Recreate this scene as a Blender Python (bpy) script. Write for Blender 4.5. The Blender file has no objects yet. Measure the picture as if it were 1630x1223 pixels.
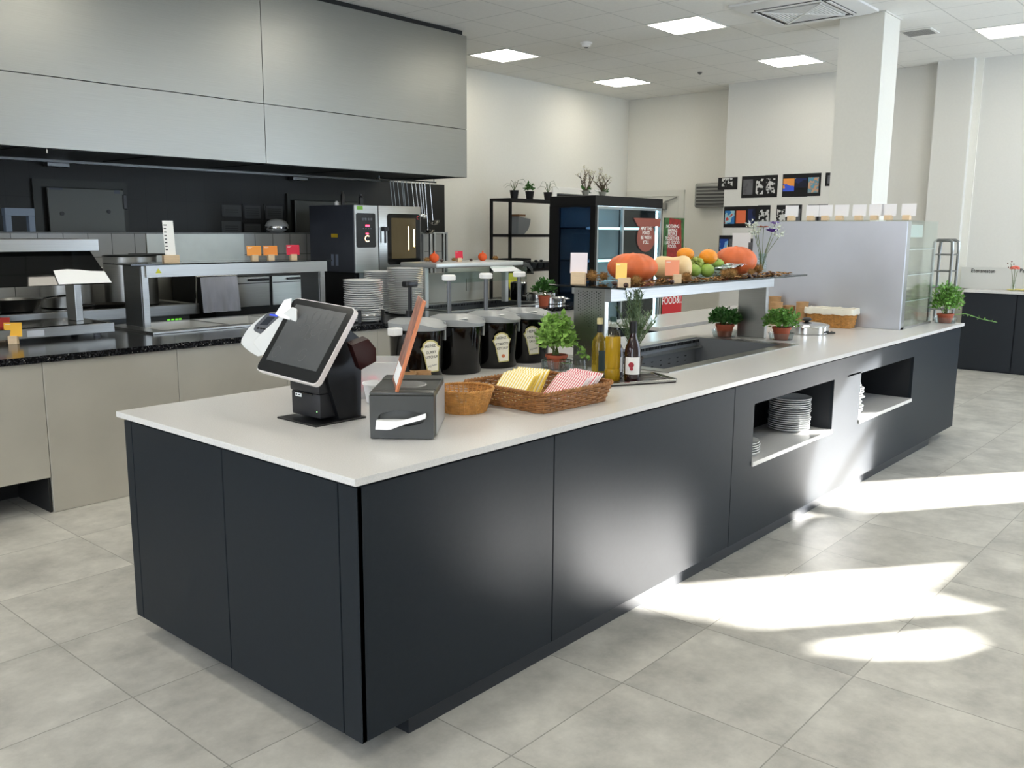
import bpy, bmesh, math, random
from mathutils import Vector, Matrix
from math import sin, cos, pi, radians
random.seed(7)
COL = bpy.context.scene.collection
FPX, YAW, PITCH, ROLL = 1425.91, 0.715306, -0.168082, 0.005636
CAM = Vector((-1.53437, -1.90990, 1.58114))
_f = Vector((cos(YAW)*cos(PITCH), sin(YAW)*cos(PITCH), sin(PITCH)))
_r = Vector((sin(YAW), -cos(YAW), 0)); _u = _r.cross(_f)
CR = _r*cos(ROLL) + _u*sin(ROLL); CU = _u*cos(ROLL) - _r*sin(ROLL); CF = _f

def at(u, v, ax, val):
    """measured photo position -> point on the plane x / y / z = val"""
    d = CR*((u-815)/FPX) - CU*((v-611.5)/FPX) + CF
    i = 'xyz'.index(ax); t = (val-CAM[i])/d[i]
    return CAM + d*t

# ---------------------------------------------------------------- materials
MATS = {}
def srgb(c):
    return tuple((x/12.92 if x <= .04045 else ((x+.055)/1.055)**2.4) for x in (v/255 for v in c))
def mat(name, rgb, rough=.5, metal=0., coat=0., emis=None, es=0., trans=0., ior=1.45, spec=.5, alpha=1.):
    if name in MATS: return MATS[name]
    m = bpy.data.materials.new(name); m.use_nodes = True
    b = m.node_tree.nodes['Principled BSDF']
    c = srgb(rgb)
    b.inputs['Base Color'].default_value = (*c, 1); b.inputs['Roughness'].default_value = rough
    b.inputs['Metallic'].default_value = metal; b.inputs['Coat Weight'].default_value = coat
    b.inputs['Transmission Weight'].default_value = trans; b.inputs['IOR'].default_value = ior
    b.inputs['Specular IOR Level'].default_value = spec
    if emis:
        b.inputs['Emission Color'].default_value = (*srgb(emis), 1); b.inputs['Emission Strength'].default_value = es
    MATS[name] = m
    return m
def nodes(m): return m.node_tree.nodes, m.node_tree.links
def add_noise(m, scale=(8, 8, 8), amt=.15, detail=4, bump=0., rough=0., seed=0.):
    """procedural colour variation (and bump) on the object's own coordinates"""
    n, l = nodes(m); b = n['Principled BSDF']
    tc = n.new('ShaderNodeTexCoord'); mp = n.new('ShaderNodeMapping'); mp.inputs['Scale'].default_value = scale
    mp.inputs['Location'].default_value = (seed, seed, seed)
    nz = n.new('ShaderNodeTexNoise'); nz.inputs['Scale'].default_value = 1; nz.inputs['Detail'].default_value = detail
    l.new(tc.outputs['Object'], mp.inputs[0]); l.new(mp.outputs[0], nz.inputs['Vector'])
    c = b.inputs['Base Color'].default_value[:3]
    cr = n.new('ShaderNodeValToRGB'); cr.color_ramp.elements[0].position = .3; cr.color_ramp.elements[1].position = .7
    cr.color_ramp.elements[0].color = (*[x*(1-amt) for x in c], 1); cr.color_ramp.elements[1].color = (*[min(1, x*(1+amt)) for x in c], 1)
    l.new(nz.outputs['Fac'], cr.inputs[0]); l.new(cr.outputs[0], b.inputs['Base Color'])
    if bump:
        bp = n.new('ShaderNodeBump'); bp.inputs['Strength'].default_value = bump; bp.inputs['Distance'].default_value = .01
        l.new(nz.outputs['Fac'], bp.inputs['Height']); l.new(bp.outputs[0], b.inputs['Normal'])
    if rough:
        mr = n.new('ShaderNodeMapRange'); r0 = b.inputs['Roughness'].default_value
        mr.inputs['To Min'].default_value = r0-rough; mr.inputs['To Max'].default_value = r0+rough
        l.new(nz.outputs['Fac'], mr.inputs['Value']); l.new(mr.outputs[0], b.inputs['Roughness'])
    return m
def brushed(name, rgb, rough=.3, scale=(2, 2, 220), amt=.06):
    if name in MATS: return MATS[name]
    m = mat(name, rgb, rough, 1.0)
    return add_noise(m, scale, amt, 3, .04, .04)
def pane(name, tint=(238, 246, 244), refl=.05, ior=1.45):
    if name in MATS: return MATS[name]
    m = bpy.data.materials.new(name); m.use_nodes = True; n, l = nodes(m); n.clear()
    o = n.new('ShaderNodeOutputMaterial'); mx = n.new('ShaderNodeMixShader'); t = n.new('ShaderNodeBsdfTransparent')
    g = n.new('ShaderNodeBsdfGlossy'); g.inputs['Roughness'].default_value = .03; lw = n.new('ShaderNodeLayerWeight'); pw = n.new('ShaderNodeMath'); pw.operation = 'POWER'; pw.inputs[1].default_value = 5; l.new(lw.outputs['Facing'], pw.inputs[0])
    ad = n.new('ShaderNodeMath'); ad.operation = 'MULTIPLY_ADD'; ad.inputs[1].default_value = .8; ad.inputs[2].default_value = refl; ad.use_clamp = True
    t.inputs['Color'].default_value = (*srgb(tint), 1)
    l.new(pw.outputs[0], ad.inputs[0]); l.new(ad.outputs[0], mx.inputs[0]); l.new(t.outputs[0], mx.inputs[1]); l.new(g.outputs[0], mx.inputs[2]); l.new(mx.outputs[0], o.inputs[0])
    MATS[name] = m
    return m

def tile_mat(name, rgb, size, off, grout, rough, amt, gw=.004, varscale=3., vertical=False, axes=(0, 1)):
    m = mat(name, rgb, rough); n, l = nodes(m); b = n['Principled BSDF']
    tc = n.new('ShaderNodeTexCoord'); sp = n.new('ShaderNodeSeparateXYZ'); l.new(tc.outputs['Object'], sp.inputs[0])
    lines = []; cells = []
    for i, a in enumerate(axes):
        s = n.new('ShaderNodeMath'); s.operation = 'SUBTRACT'; l.new(sp.outputs[a], s.inputs[0]); s.inputs[1].default_value = off[i]
        d = n.new('ShaderNodeMath'); d.operation = 'DIVIDE'; l.new(s.outputs[0], d.inputs[0]); d.inputs[1].default_value = size[i]
        fr = n.new('ShaderNodeMath'); fr.operation = 'FRACT'; l.new(d.outputs[0], fr.inputs[0])
        fl = n.new('ShaderNodeMath'); fl.operation = 'FLOOR'; l.new(d.outputs[0], fl.inputs[0]); cells.append(fl)
        p = n.new('ShaderNodeMath'); p.operation = 'PINGPONG'; l.new(fr.outputs[0], p.inputs[0]); p.inputs[1].default_value = .5
        lt = n.new('ShaderNodeMath'); lt.operation = 'LESS_THAN'; l.new(p.outputs[0], lt.inputs[0]); lt.inputs[1].default_value = gw/size[i]/2
        lines.append(lt)
    mx = n.new('ShaderNodeMath'); mx.operation = 'MAXIMUM'; l.new(lines[0].outputs[0], mx.inputs[0]); l.new(lines[1].outputs[0], mx.inputs[1])
    cb = n.new('ShaderNodeCombineXYZ'); l.new(cells[0].outputs[0], cb.inputs[0]); l.new(cells[1].outputs[0], cb.inputs[1])
    wn = n.new('ShaderNodeTexWhiteNoise'); l.new(cb.outputs[0], wn.inputs['Vector'])
    ad = n.new('ShaderNodeVectorMath'); ad.operation = 'MULTIPLY_ADD'; l.new(wn.outputs['Color'], ad.inputs[0]); ad.inputs[1].default_value = (9, 9, 9); l.new(tc.outputs['Object'], ad.inputs[2])
    nz = n.new('ShaderNodeTexNoise'); nz.inputs['Scale'].default_value = varscale; nz.inputs['Detail'].default_value = 9; nz.inputs['Roughness'].default_value = .68
    l.new(ad.outputs[0], nz.inputs['Vector'])
    c = srgb(rgb); cr = n.new('ShaderNodeValToRGB'); cr.color_ramp.elements[0].position = .3; cr.color_ramp.elements[1].position = .72
    cr.color_ramp.elements[0].color = (*[x*(1-amt) for x in c], 1); cr.color_ramp.elements[1].color = (*[min(1, x*(1+amt)) for x in c], 1)
    l.new(nz.outputs['Fac'], cr.inputs[0])
    mc = n.new('ShaderNodeMix'); mc.data_type = 'RGBA'; l.new(mx.outputs[0], mc.inputs['Factor']); l.new(cr.outputs[0], mc.inputs['A']); mc.inputs['B'].default_value = (*srgb(grout), 1)
    l.new(mc.outputs['Result'], b.inputs['Base Color'])
    return m

# ---------------------------------------------------------------- mesh builder
def rotz(a): return Matrix.Rotation(a, 4, 'Z')
def frame(o, r, u):
    r = Vector(r).normalized(); u = Vector(u); n = r.cross(u).normalized(); u = n.cross(r)
    m = Matrix((r, u, n)).transposed().to_4x4(); m.translation = Vector(o); return m
class MB:
    def __init__(s): s.bm = bmesh.new(); s.mi = 0; s.M = Matrix()
    def _add(s, g):
        for v in g['verts']: pass
    def raw(s, verts, faces):
        vs = [s.bm.verts.new(s.M @ Vector(v)) for v in verts]; out = []
        for f in faces:
            try: q = s.bm.faces.new([vs[i] for i in f]); q.material_index = s.mi; out.append(q)
            except ValueError: pass
        return vs, out
    def box(s, a, b, bev=0., seg=1):
        x0, y0, z0 = a; x1, y1, z1 = b
        vs, fs = s.raw([(x0, y0, z0), (x1, y0, z0), (x1, y1, z0), (x0, y1, z0), (x0, y0, z1), (x1, y0, z1), (x1, y1, z1), (x0, y1, z1)],
                       [(3, 2, 1, 0), (4, 5, 6, 7), (0, 1, 5, 4), (1, 2, 6, 5), (2, 3, 7, 6), (3, 0, 4, 7)])
        if bev:
            es = list({e for f in fs for e in f.edges}); r = bmesh.ops.bevel(s.bm, geom=es, offset=bev, segments=seg, affect='EDGES', profile=.5)
            for f in r['faces']: f.material_index = s.mi
        return s
    def lathe(s, c, prof, seg=28, sx=1., sy=1., cap=True):
        c = Vector(c); vs = []; n = len(prof)
        for r, z in prof:
            for k in range(seg):
                a = 2*pi*k/seg; vs.append(c+Vector((r*cos(a)*sx, r*sin(a)*sy, z)))
        fs = [(i*seg+k, i*seg+(k+1) % seg, (i+1)*seg+(k+1) % seg, (i+1)*seg+k) for i in range(n-1) for k in range(seg)]
        if cap:
            if prof[0][0] > 1e-6: fs.append(tuple(range(seg-1, -1, -1)))
            if prof[-1][0] > 1e-6: fs.append(tuple((n-1)*seg+k for k in range(seg)))
        s.raw(vs, fs); return s
    def cyl(s, c, r, h, seg=24, r2=None): return s.lathe(c, [(r, 0), (r if r2 is None else r2, h)], seg)
    def tube(s, pts, r, seg=7, closed=False, taper=None):
        pts = [Vector(p) for p in pts]; n = len(pts); rings = []; prev = None
        for i, p in enumerate(pts):
            if closed: t = pts[(i+1) % n]-pts[i-1]
            else: t = pts[min(i+1, n-1)]-pts[max(i-1, 0)]
            if t.length < 1e-9: t = Vector((0, 0, 1))
            t.normalize()
            if prev is None: a = t.orthogonal().normalized()
            else: a = (prev-t*prev.dot(t)); a = a.normalized() if a.length > 1e-6 else t.orthogonal().normalized()
            prev = a; b = t.cross(a); rr = r if taper is None else r+(taper-r)*i/(n-1)
            rings.append([p+(a*cos(2*pi*k/seg)+b*sin(2*pi*k/seg))*rr for k in range(seg)])
        vs = [v for g in rings for v in g]; m = n if closed else n-1
        fs = [(i*seg+k, i*seg+(k+1) % seg, ((i+1) % n)*seg+(k+1) % seg, ((i+1) % n)*seg+k) for i in range(m) for k in range(seg)]
        if not closed: fs += [tuple(range(seg-1, -1, -1)), tuple((n-1)*seg+k for k in range(seg))]
        s.raw(vs, fs); return s
    def bar(s, a, b, w, h=None):
        """square bar from a to b"""
        a = Vector(a); b = Vector(b); t = (b-a).normalized(); h = h or w
        u = Vector((0, 0, 1)) if abs(t.z) < .9 else Vector((0, 1, 0)); x = t.cross(u).normalized(); y = x.cross(t)
        vs = [p+x*i*w/2+y*j*h/2 for p in (a, b) for i, j in ((-1, -1), (1, -1), (1, 1), (-1, 1))]
        s.raw(vs, [(3, 2, 1, 0), (4, 5, 6, 7), (0, 1, 5, 4), (1, 2, 6, 5), (2, 3, 7, 6), (3, 0, 4, 7)]); return s
    def sphere(s, c, r, sc=(1, 1, 1), u=20, v=12, fn=None):
        c = Vector(c); vs = [c+Vector((0, 0, -r*sc[2]))]
        for i in range(1, v):
            th = -pi/2+pi*i/v
            for k in range(u):
                ph = 2*pi*k/u; q = 1. if fn is None else fn(ph, th)
                vs.append(c+Vector((r*q*cos(th)*cos(ph)*sc[0], r*q*cos(th)*sin(ph)*sc[1], r*sin(th)*sc[2]*(q if fn else 1))))
        vs.append(c+Vector((0, 0, r*sc[2]))); L = len(vs)-1
        fs = [(0, 1+(k+1) % u, 1+k) for k in range(u)]
        fs += [(1+i*u+k, 1+i*u+(k+1) % u, 1+(i+1)*u+(k+1) % u, 1+(i+1)*u+k) for i in range(v-2) for k in range(u)]
        fs += [(L, 1+(v-2)*u+k, 1+(v-2)*u+(k+1) % u) for k in range(u)]
        s.raw(vs, fs); return s
    def prism(s, pts, d):
        """closed polygon (3-D points) extruded by vector d"""
        d = Vector(d); n = len(pts); p = [Vector(q) for q in pts]
        s.raw(p+[q+d for q in p], [tuple(range(n-1, -1, -1)), tuple(range(n, 2*n))]+[(i, (i+1) % n, n+(i+1) % n, n+i) for i in range(n)]); return s
    def build(s, name, m, parent=None, sharp=32, smooth=True):
        bm = s.bm
        bmesh.ops.recalc_face_normals(bm, faces=bm.faces)
        if smooth:
            lim = radians(sharp)
            for f in bm.faces: f.smooth = True
            for e in bm.edges:
                e.smooth = not (len(e.link_faces) != 2 or e.calc_face_angle(4) > lim)
        if parent is not None:
            w = Matrix(); q = parent; ch = []
            while q is not None: ch.append(q.matrix_basis.copy()); q = q.parent
            for c in reversed(ch): w = w @ c
            bm.transform(w.inverted())
        me = bpy.data.meshes.new(name); bm.to_mesh(me); bm.free()
        for k in (m if isinstance(m, (list, tuple)) else [m]): me.materials.append(k)
        o = bpy.data.objects.new(name, me); COL.objects.link(o)
        if parent is not None: o.parent = parent
        return o
def thing(name, label, cat, loc=(0, 0, 0), rz=0., group=None):
    o = bpy.data.objects.new(name, None); COL.objects.link(o); o.empty_display_size = .05
    o.location = loc; o.rotation_euler = (0, 0, rz); tag(o, label, cat, group)
    o.matrix_basis = Matrix.Translation(Vector(loc)) @ rotz(rz)
    return o
def tag(o, label, cat, group=None, kind=None):
    o['label'] = label; o['category'] = cat
    if group: o['group'] = group
    if kind: o['kind'] = kind
    return o
def struct(o): o['kind'] = 'structure'; return o
def copy_tree(o, parent=None):
    c = o.copy(); COL.objects.link(c); c.parent = parent
    for ch in o.children: copy_tree(ch, c)
    return c
def place(root, loc, rz, label, group=None, first=False):
    o = root if first else copy_tree(root)
    o.location = loc; o.rotation_euler = (0, 0, rz); o['label'] = label
    if group: o['group'] = group
    return o
def lettering(s, size, m, parent, M4, name='lettering', align='CENTER', ext=.0006, sx=1.0):
    cu = bpy.data.curves.new('txt', 'FONT'); cu.body = s; cu.size = size; cu.align_x = align; cu.align_y = 'CENTER'; cu.extrude = ext
    cu.resolution_u = 3; cu.offset = size*.012
    ob = bpy.data.objects.new('txt', cu); COL.objects.link(ob)
    dg = bpy.context.evaluated_depsgraph_get(); me = bpy.data.meshes.new_from_object(ob.evaluated_get(dg))
    bpy.data.objects.remove(ob); bpy.data.curves.remove(cu)
    me.transform(M4 @ Matrix.Diagonal((sx, 1, 1, 1)))
    if parent is not None:
        w = Matrix(); q = parent; ch = []
        while q is not None: ch.append(q.matrix_basis.copy()); q = q.parent
        for c in reversed(ch): w = w @ c
        me.transform(w.inverted())
    me.materials.clear(); me.materials.append(m)
    o = bpy.data.objects.new(name, me); COL.objects.link(o); o.name = name; me.name = name
    if parent is not None: o.parent = parent
    return o

# ---------------------------------------------------------------- palette
STEEL = brushed('brushed_steel', (172, 172, 168), .33)
STEELH = brushed('brushed_steel_hood', (150, 150, 145), .36, (3, 3, 300), .05)
STEELD = brushed('brushed_steel_dark', (120, 122, 122), .32)
STEELS = mat('polished_steel', (205, 205, 203), .14, 1.)
STEELW = add_noise(mat('warm_steel_front', (186, 181, 168), .45, .30), (3, 3, 3), .06, 3, 0, .05)
BLACKM = mat('black_metal', (14, 14, 16), .42)
BLACKP = mat('black_plastic', (18, 18, 20), .35)
BLACKG = mat('black_gloss', (6, 6, 7), .10)
DARKF = add_noise(mat('slate_laminate', (27, 33, 39), .42, spec=.22), (60, 60, 60), .05, 2)
DARKIN = mat('dark_cavity', (22, 25, 30), .7)
QUARTZ = add_noise(mat('white_quartz', (212, 210, 206), .22), (260, 260, 260), .07, 2)
GRANITE = mat('black_granite', (26, 26, 27), .16)
def _granite():
    n, l = nodes(GRANITE); b = n['Principled BSDF']; tc = n.new('ShaderNodeTexCoord'); v = n.new('ShaderNodeTexVoronoi'); v.inputs['Scale'].default_value = 160
    l.new(tc.outputs['Object'], v.inputs['Vector']); cr = n.new('ShaderNodeValToRGB'); cr.color_ramp.interpolation = 'CONSTANT'
    e = cr.color_ramp.elements; e[0].color = (*srgb((16, 16, 17)), 1); e[1].position = .62; e[1].color = (*srgb((44, 44, 46)), 1); q = e.new(.86); q.color = (*srgb((120, 118, 114)), 1)
    l.new(v.outputs['Color'], cr.inputs[0]); l.new(cr.outputs[0], b.inputs['Base Color'])
_granite()
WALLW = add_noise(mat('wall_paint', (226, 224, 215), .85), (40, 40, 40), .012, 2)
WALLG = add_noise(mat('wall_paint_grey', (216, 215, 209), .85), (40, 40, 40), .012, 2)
WHITEP = mat('white_plastic', (236, 236, 234), .4)
PAPER = mat('white_paper', (240, 240, 238), .8)
CHINA = mat('white_china', (232, 233, 232), .16, coat=.3)
WOOD = add_noise(mat('pale_wood', (222, 196, 160), .6), (30, 30, 200), .08)
LEAF = add_noise(mat('basil_leaf', (104, 152, 66), .5), (70, 70, 70), .45)
LEAFD = add_noise(mat('dark_leaf', (62, 108, 46), .5), (70, 70, 70), .45)
LEAFB = add_noise(mat('bright_leaf', (142, 182, 88), .5), (70, 70, 70), .4)
LEAFR = add_noise(mat('rosemary_leaf', (124, 146, 112), .6), (60, 60, 60), .35)
STEMM = mat('plant_stem', (96, 110, 58), .7)
TERRA = add_noise(mat('terracotta', (168, 84, 56), .7), (30, 30, 30), .1)
SOIL = add_noise(mat('soil', (46, 34, 26), .95), (120, 120, 120), .4, 3, .6)
GLASS = pane('clear_glass'); GLASSG = pane('green_edge_glass', (249, 252, 250), .04); GLASSD = pane('dark_glass', (150, 154, 152), .08)
CLEARP = pane('clear_plastic', (236, 240, 240), .08)
WICK = add_noise(mat('wicker_brown', (152, 104, 58), .6), (45, 45, 45), .28)
WICKL = add_noise(mat('wicker_light', (196, 142, 76), .6), (45, 45, 45), .22)
CARDB = add_noise(mat('brown_card', (178, 140, 98), .8), (30, 30, 30), .06)
INK = mat('black_ink', (20, 20, 20), .7)
INKW = mat('white_ink', (245, 245, 240), .7)
# ================================================================ the setting
ZC = 3.6; XL, XR, YB, YF = -4.2, 10.5, 6.18, -4.2
FLOORM = tile_mat('stone_floor_tiles', (181, 178, 169), (.6, .6), (.366, -.265), (138, 135, 127), .40, .34, .0045, 3.2)
def _fl():
    n, l = nodes(FLOORM); b = n['Principled BSDF']; tc = n.new('ShaderNodeTexCoord'); nz = n.new('ShaderNodeTexNoise'); nz.inputs['Scale'].default_value = 60; nz.inputs['Detail'].default_value = 4
    l.new(tc.outputs['Object'], nz.inputs['Vector']); bp = n.new('ShaderNodeBump'); bp.inputs['Strength'].default_value = .12; bp.inputs['Distance'].default_value = .004
    l.new(nz.outputs['Fac'], bp.inputs['Height']); l.new(bp.outputs[0], b.inputs['Normal'])
_fl()
CEILM = tile_mat('ceiling_tiles', (236, 235, 230), (.6, .6), (.3, .2), (208, 208, 203), .9, .03, .012, 30.)
b = MB(); b.box((XL-.2, YF-.3, -.1), (XR+.4, YB+.3, 0)); struct(b.build('floor', FLOORM))
b = MB(); b.box((XL-.2, YF-.3, ZC), (XR+.4, YB+.3, ZC+.12)); struct(b.build('ceiling', CEILM))

# back wall (behind the kitchen) with a doorway
d0, d1, dz = 8.70, 9.6, 2.13
b = MB(); b.box((XL-.2, YB, 0), (d0, YB+.2, ZC)); b.box((d1, YB, 0), (XR+.3, YB+.2, ZC)); b.box((d0, YB, dz), (d1, YB+.2, ZC))
struct(b.build('wall_back', WALLW))
b = MB(); b.box((d0-.09, YB-.025, 0), (d0, YB, dz+.09)); b.box((d1, YB-.025, 0), (d1+.09, YB, dz+.09)); b.box((d0, YB-.025, dz), (d1, YB, dz+.09))
dr = struct(b.build('door_1', mat('door_frame_white', (232, 231, 226), .5)))
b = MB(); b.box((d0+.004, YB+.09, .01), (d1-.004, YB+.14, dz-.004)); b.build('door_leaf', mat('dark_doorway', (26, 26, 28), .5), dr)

# far wall, stepping forward and back
b = MB(); b.box((10.5, 4.2, 0), (10.7, YB, ZC)); struct(b.build('wall_far', WALLW))
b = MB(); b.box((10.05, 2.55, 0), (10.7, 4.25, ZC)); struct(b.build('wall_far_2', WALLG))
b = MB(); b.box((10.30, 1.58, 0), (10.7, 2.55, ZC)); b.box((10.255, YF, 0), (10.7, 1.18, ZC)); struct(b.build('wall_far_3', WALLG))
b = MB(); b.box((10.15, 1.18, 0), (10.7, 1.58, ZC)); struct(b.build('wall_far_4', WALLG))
b = MB(); b.box((10.235, 1.10, 0), (10.255, 1.18, ZC)); struct(b.build('trim_1', WALLW))
# door in the far wall
DOORW = mat('door_white', (216, 215, 206), .5)
b = MB(); b.box((10.47, 5.13, 0), (10.5, 5.22, 2.13)); b.box((10.47, 6.06, 0), (10.5, 6.15, 2.13)); b.box((10.47, 5.13, 2.13), (10.5, 6.15, 2.22))
dr = struct(b.build('door_2', DOORW))
b = MB(); b.box((10.478, 5.225, .01), (10.498, 6.055, 2.125), .003); b.build('door_leaf', DOORW, dr)
b = MB(); b.box((10.42, 5.42, 1.93), (10.478, 5.72, 2.03), .004); b.bar((10.44, 5.45, 2.04), (10.44, 5.24, 2.11), .02); b.build('door_closer', mat('closer_grey', (150, 150, 145), .4, .6), dr)
b = MB(); b.box((10.46, 5.245, 1.55), (10.478, 5.27, 1.8), .003); b.build('hinge', BLACKM, dr)
# column
b = MB(); b.box((7.23, 1.205, 0), (7.65, 1.62, ZC)); b.build('column', WALLW)['kind'] = 'structure'
b = MB(); b.box((7.215, 1.19, ZC-.012), (7.665, 1.635, ZC)); struct(b.build('trim_2', WALLG))

# unseen wall on the camera's side: openings shaped to throw the sun patches
def wz(y): return .559*(y+4.2)
def wx(x0): return x0+5.88
holes = []
holes.append([(wx(x), z) for x, z in ((3.22, .5), (4.2, .5), (4.27, 2.348+.83), (3.83, 2.348+.775), (3.5, 2.348+.6), (3.35, 2.348+.43), (3.22, 2.348+.2))])
holes.append([(wx(x), wz(y)) for x, y in ((1.98, .15), (1.90, -.824), (1.41, -.824), (1.0, -1.105), (1.04, -.77), (1.085, -.454), (1.33, -.233), (1.71, .12))])
holes.append([(wx(x), wz(y)) for x, y in ((.84, -.66), (.82, -1.02), (.66, -1.10), (.52, -1.16), (.42, -1.08), (.52, -.88), (.68, -.70))])
from mathutils.geometry import tessellate_polygon
outer = [(XL-.2, 0), (XR+.3, 0), (XR+.3, ZC), (XL-.2, ZC)]
loops = [outer]+holes
tri = tessellate_polygon([[Vector((x, z, 0)) for x, z in lp] for lp in loops])
flat = [p for lp in loops for p in lp]
b = MB(); vs, fs = b.raw([(x, YF, z) for x, z in flat], tri)
struct(b.build('unseen_wall_right', WALLG, smooth=False))
# unseen bar added outside the first opening to cast a slanted shadow
b = MB(); b.bar((wx(3.40), YF-.06, 2.348-.02), (wx(4.32), YF-.06, 2.348+.42), .10); b.build('shadow_bar', BLACKM)
tag(bpy.data.objects['shadow_bar'], 'unseen dark bar added outside the wall opening to cast a shadow', 'shadow bar')
# glowing panes added on the solid unseen walls as daylight fill and glare
GLOWP = mat('glow_pane', (225, 236, 255), .3, emis=(196, 220, 255), es=3.0)
FRM = mat('fill_window_frame_grey', (70, 74, 78), .5)
def fill_window_y(n, x0, x1, z0, z1, y, s):
    f = MB(); w = .06
    f.box((x0-w, y, z0-w), (x1+w, y+s*.05, z0)); f.box((x0-w, y, z1), (x1+w, y+s*.05, z1+w)); f.box((x0-w, y, z0), (x0, y+s*.05, z1)); f.box((x1, y, z0), (x1+w, y+s*.05, z1)); f.box(((x0+x1)/2-w/2, y, z0), ((x0+x1)/2+w/2, y+s*.05, z1))
    o = struct(f.build(n, FRM)); g = MB(); g.box((x0, y+s*.005, z0), (x1, y+s*.02, z1)); g.build('pane', GLOWP, o); return o
fill_window_y('fill_window_1', 8.05, 9.0, .3, 3.0, YF, 1)
fill_window_y('fill_window_2', 4.6, 5.8, .3, 3.0, YF, 1)
GLOWL = mat('dim_glow_pane', (225, 236, 255), .3, emis=(214, 230, 255), es=1.7)
def fill_window_x(n, y0, y1, z0, z1, x):
    f = MB(); w = .06
    f.box((x, y0-w, z0-w), (x+.05, y1+w, z0)); f.box((x, y0-w, z1), (x+.05, y1+w, z1+w)); f.box((x, y0-w, z0), (x+.05, y0, z1)); f.box((x, y1, z0), (x+.05, y1+w, z1)); f.box((x, (y0+y1)/2-w/2, z0), (x+.05, (y0+y1)/2+w/2, z1))
    o = struct(f.build(n, FRM)); g = MB(); g.box((x+.005, y0, z0), (x+.02, y1, z1)); g.build('pane', GLOWL, o); return o
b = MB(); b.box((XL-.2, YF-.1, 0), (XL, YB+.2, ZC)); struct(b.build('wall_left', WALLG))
fill_window_x('fill_window_3', -3.4, -1.0, .6, 3.0, XL)
fill_window_x('fill_window_4', .6, 2.6, .6, 3.0, XL)

# kitchen back wall: tiled band coloured dark with the hood's shade, above a pale tiled ledge wall
DT = tile_mat('shaded_wall_tiles', (30, 31, 29), (.2, .3), (0, 1.553), (20, 21, 20), .5, .05, .005, 2, axes=(0, 2))
LT = tile_mat('pale_wall_tiles', (158, 158, 153), (.2, .2), (.05, .353), (84, 84, 82), .25, .05, .006, 2, axes=(0, 2))
b = MB(); b.box((XL, YB-.02, 1.553), (6.46, YB, 2.15)); struct(b.build('wall_kitchen_tiled', DT))
b = MB(); b.box((XL, 5.72, 0), (5.98, 5.86, 1.556)); struct(b.build('wall_kitchen_ledge', LT))
b = MB(); b.box((XL, 5.715, 1.556), (5.985, 5.865, 1.562)); struct(b.build('trim_3', mat('tile_edge', (120, 122, 120), .4)))

# ---------------- ceiling fittings
LP = mat('led_panel', (255, 255, 252), .4, emis=(255, 248, 232), es=9.5)
FRW = mat('panel_frame', (225, 225, 220), .5)
spots = [(6.3, 5.0, 'square ceiling light panel nearest the end of the steel hood'), (6.3, 2.6, 'square ceiling light panel left of the air conditioner'),
         (8.7, 5.0, 'square ceiling light panel nearest the far left room corner'), (8.7, 2.6, 'square ceiling light panel just left of the white column'),
         (8.55, .2, 'square ceiling light panel right of the white column, cut by the photo edge')]
for x in (3.9, 1.5, -.9, -3.3):
    for y in (2.6, .2, -2.2): spots.append((x, y, 'square ceiling light panel overhead, out of the photo'))
spots += [(6.3, .2-2.4, 'square ceiling light panel overhead, out of the photo'), (8.7, -2.2, 'square ceiling light panel overhead, out of the photo')]
pr = thing('ceiling_light', '', 'ceiling light', (0, 0, ZC), group='square light panels in the ceiling')
b = MB(); b.box((0, 0, ZC-.008), (.6, .02, ZC-.0005)); b.box((0, .58, ZC-.008), (.6, .6, ZC-.0005)); b.box((0, .02, ZC-.008), (.02, .58, ZC-.0005)); b.box((.58, .02, ZC-.008), (.6, .58, ZC-.0005)); b.build('frame', FRW, pr)
b = MB(); b.box((.02, .02, ZC-.006), (.58, .58, ZC-.001)); b.build('diffuser', LP, pr)
for i, (x, y, lb) in enumerate(spots): place(pr, (x, y, ZC), 0, lb, first=(i == 0))
# air conditioner cassette
t = thing('air_conditioner', 'white four-way air conditioner cassette in the ceiling beside the column', 'air conditioner', (6.65, 1.72, ZC))
ACW = mat('ac_white', (232, 232, 230), .4)
b = MB(); x0, x1, y0, y1 = 6.14, 7.14, 1.23, 2.21; zt = ZC-.002
b.prism([(x0, y0, zt), (x1, y0, zt), (x1, y1, zt), (x0, y1, zt)], (0, 0, -.02))
vsb = [(x0+.0, y0, zt-.02), (x1, y0, zt-.02), (x1, y1, zt-.02), (x0, y1, zt-.02), (x0+.07, y0+.07, zt-.045), (x1-.07, y0+.07, zt-.045), (x1-.07, y1-.07, zt-.045), (x0+.07, y1-.07, zt-.045)]
b.raw(vsb, [(4, 5, 6, 7), (0, 1, 5, 4), (1, 2, 6, 5), (2, 3, 7, 6), (3, 0, 4, 7)]); b.build('panel', ACW, t)
for s in range(4):
    g = MB(); g.M = Matrix.Translation((6.64, 1.72, 0)) @ rotz(s*pi/2)
    g.box((-.31, .30, zt-.05), (.31, .36, zt-.044)); g.build('air_slot', mat('slot_dark', (40, 40, 40), .6), t)
    g = MB(); g.M = Matrix.Translation((6.64, 1.72, 0)) @ rotz(s*pi/2)
    g.box((-.30, .325, zt-.056), (.30, .355, zt-.05)); g.build('flap', ACW, t)
g = MB(); g.box((6.64-.27, 1.45, zt-.052), (6.64+.27, 1.99, zt-.044)); grl = g.build('grille', mat('grille_grey', (175, 175, 172), .5), t)
g = MB()
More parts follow.
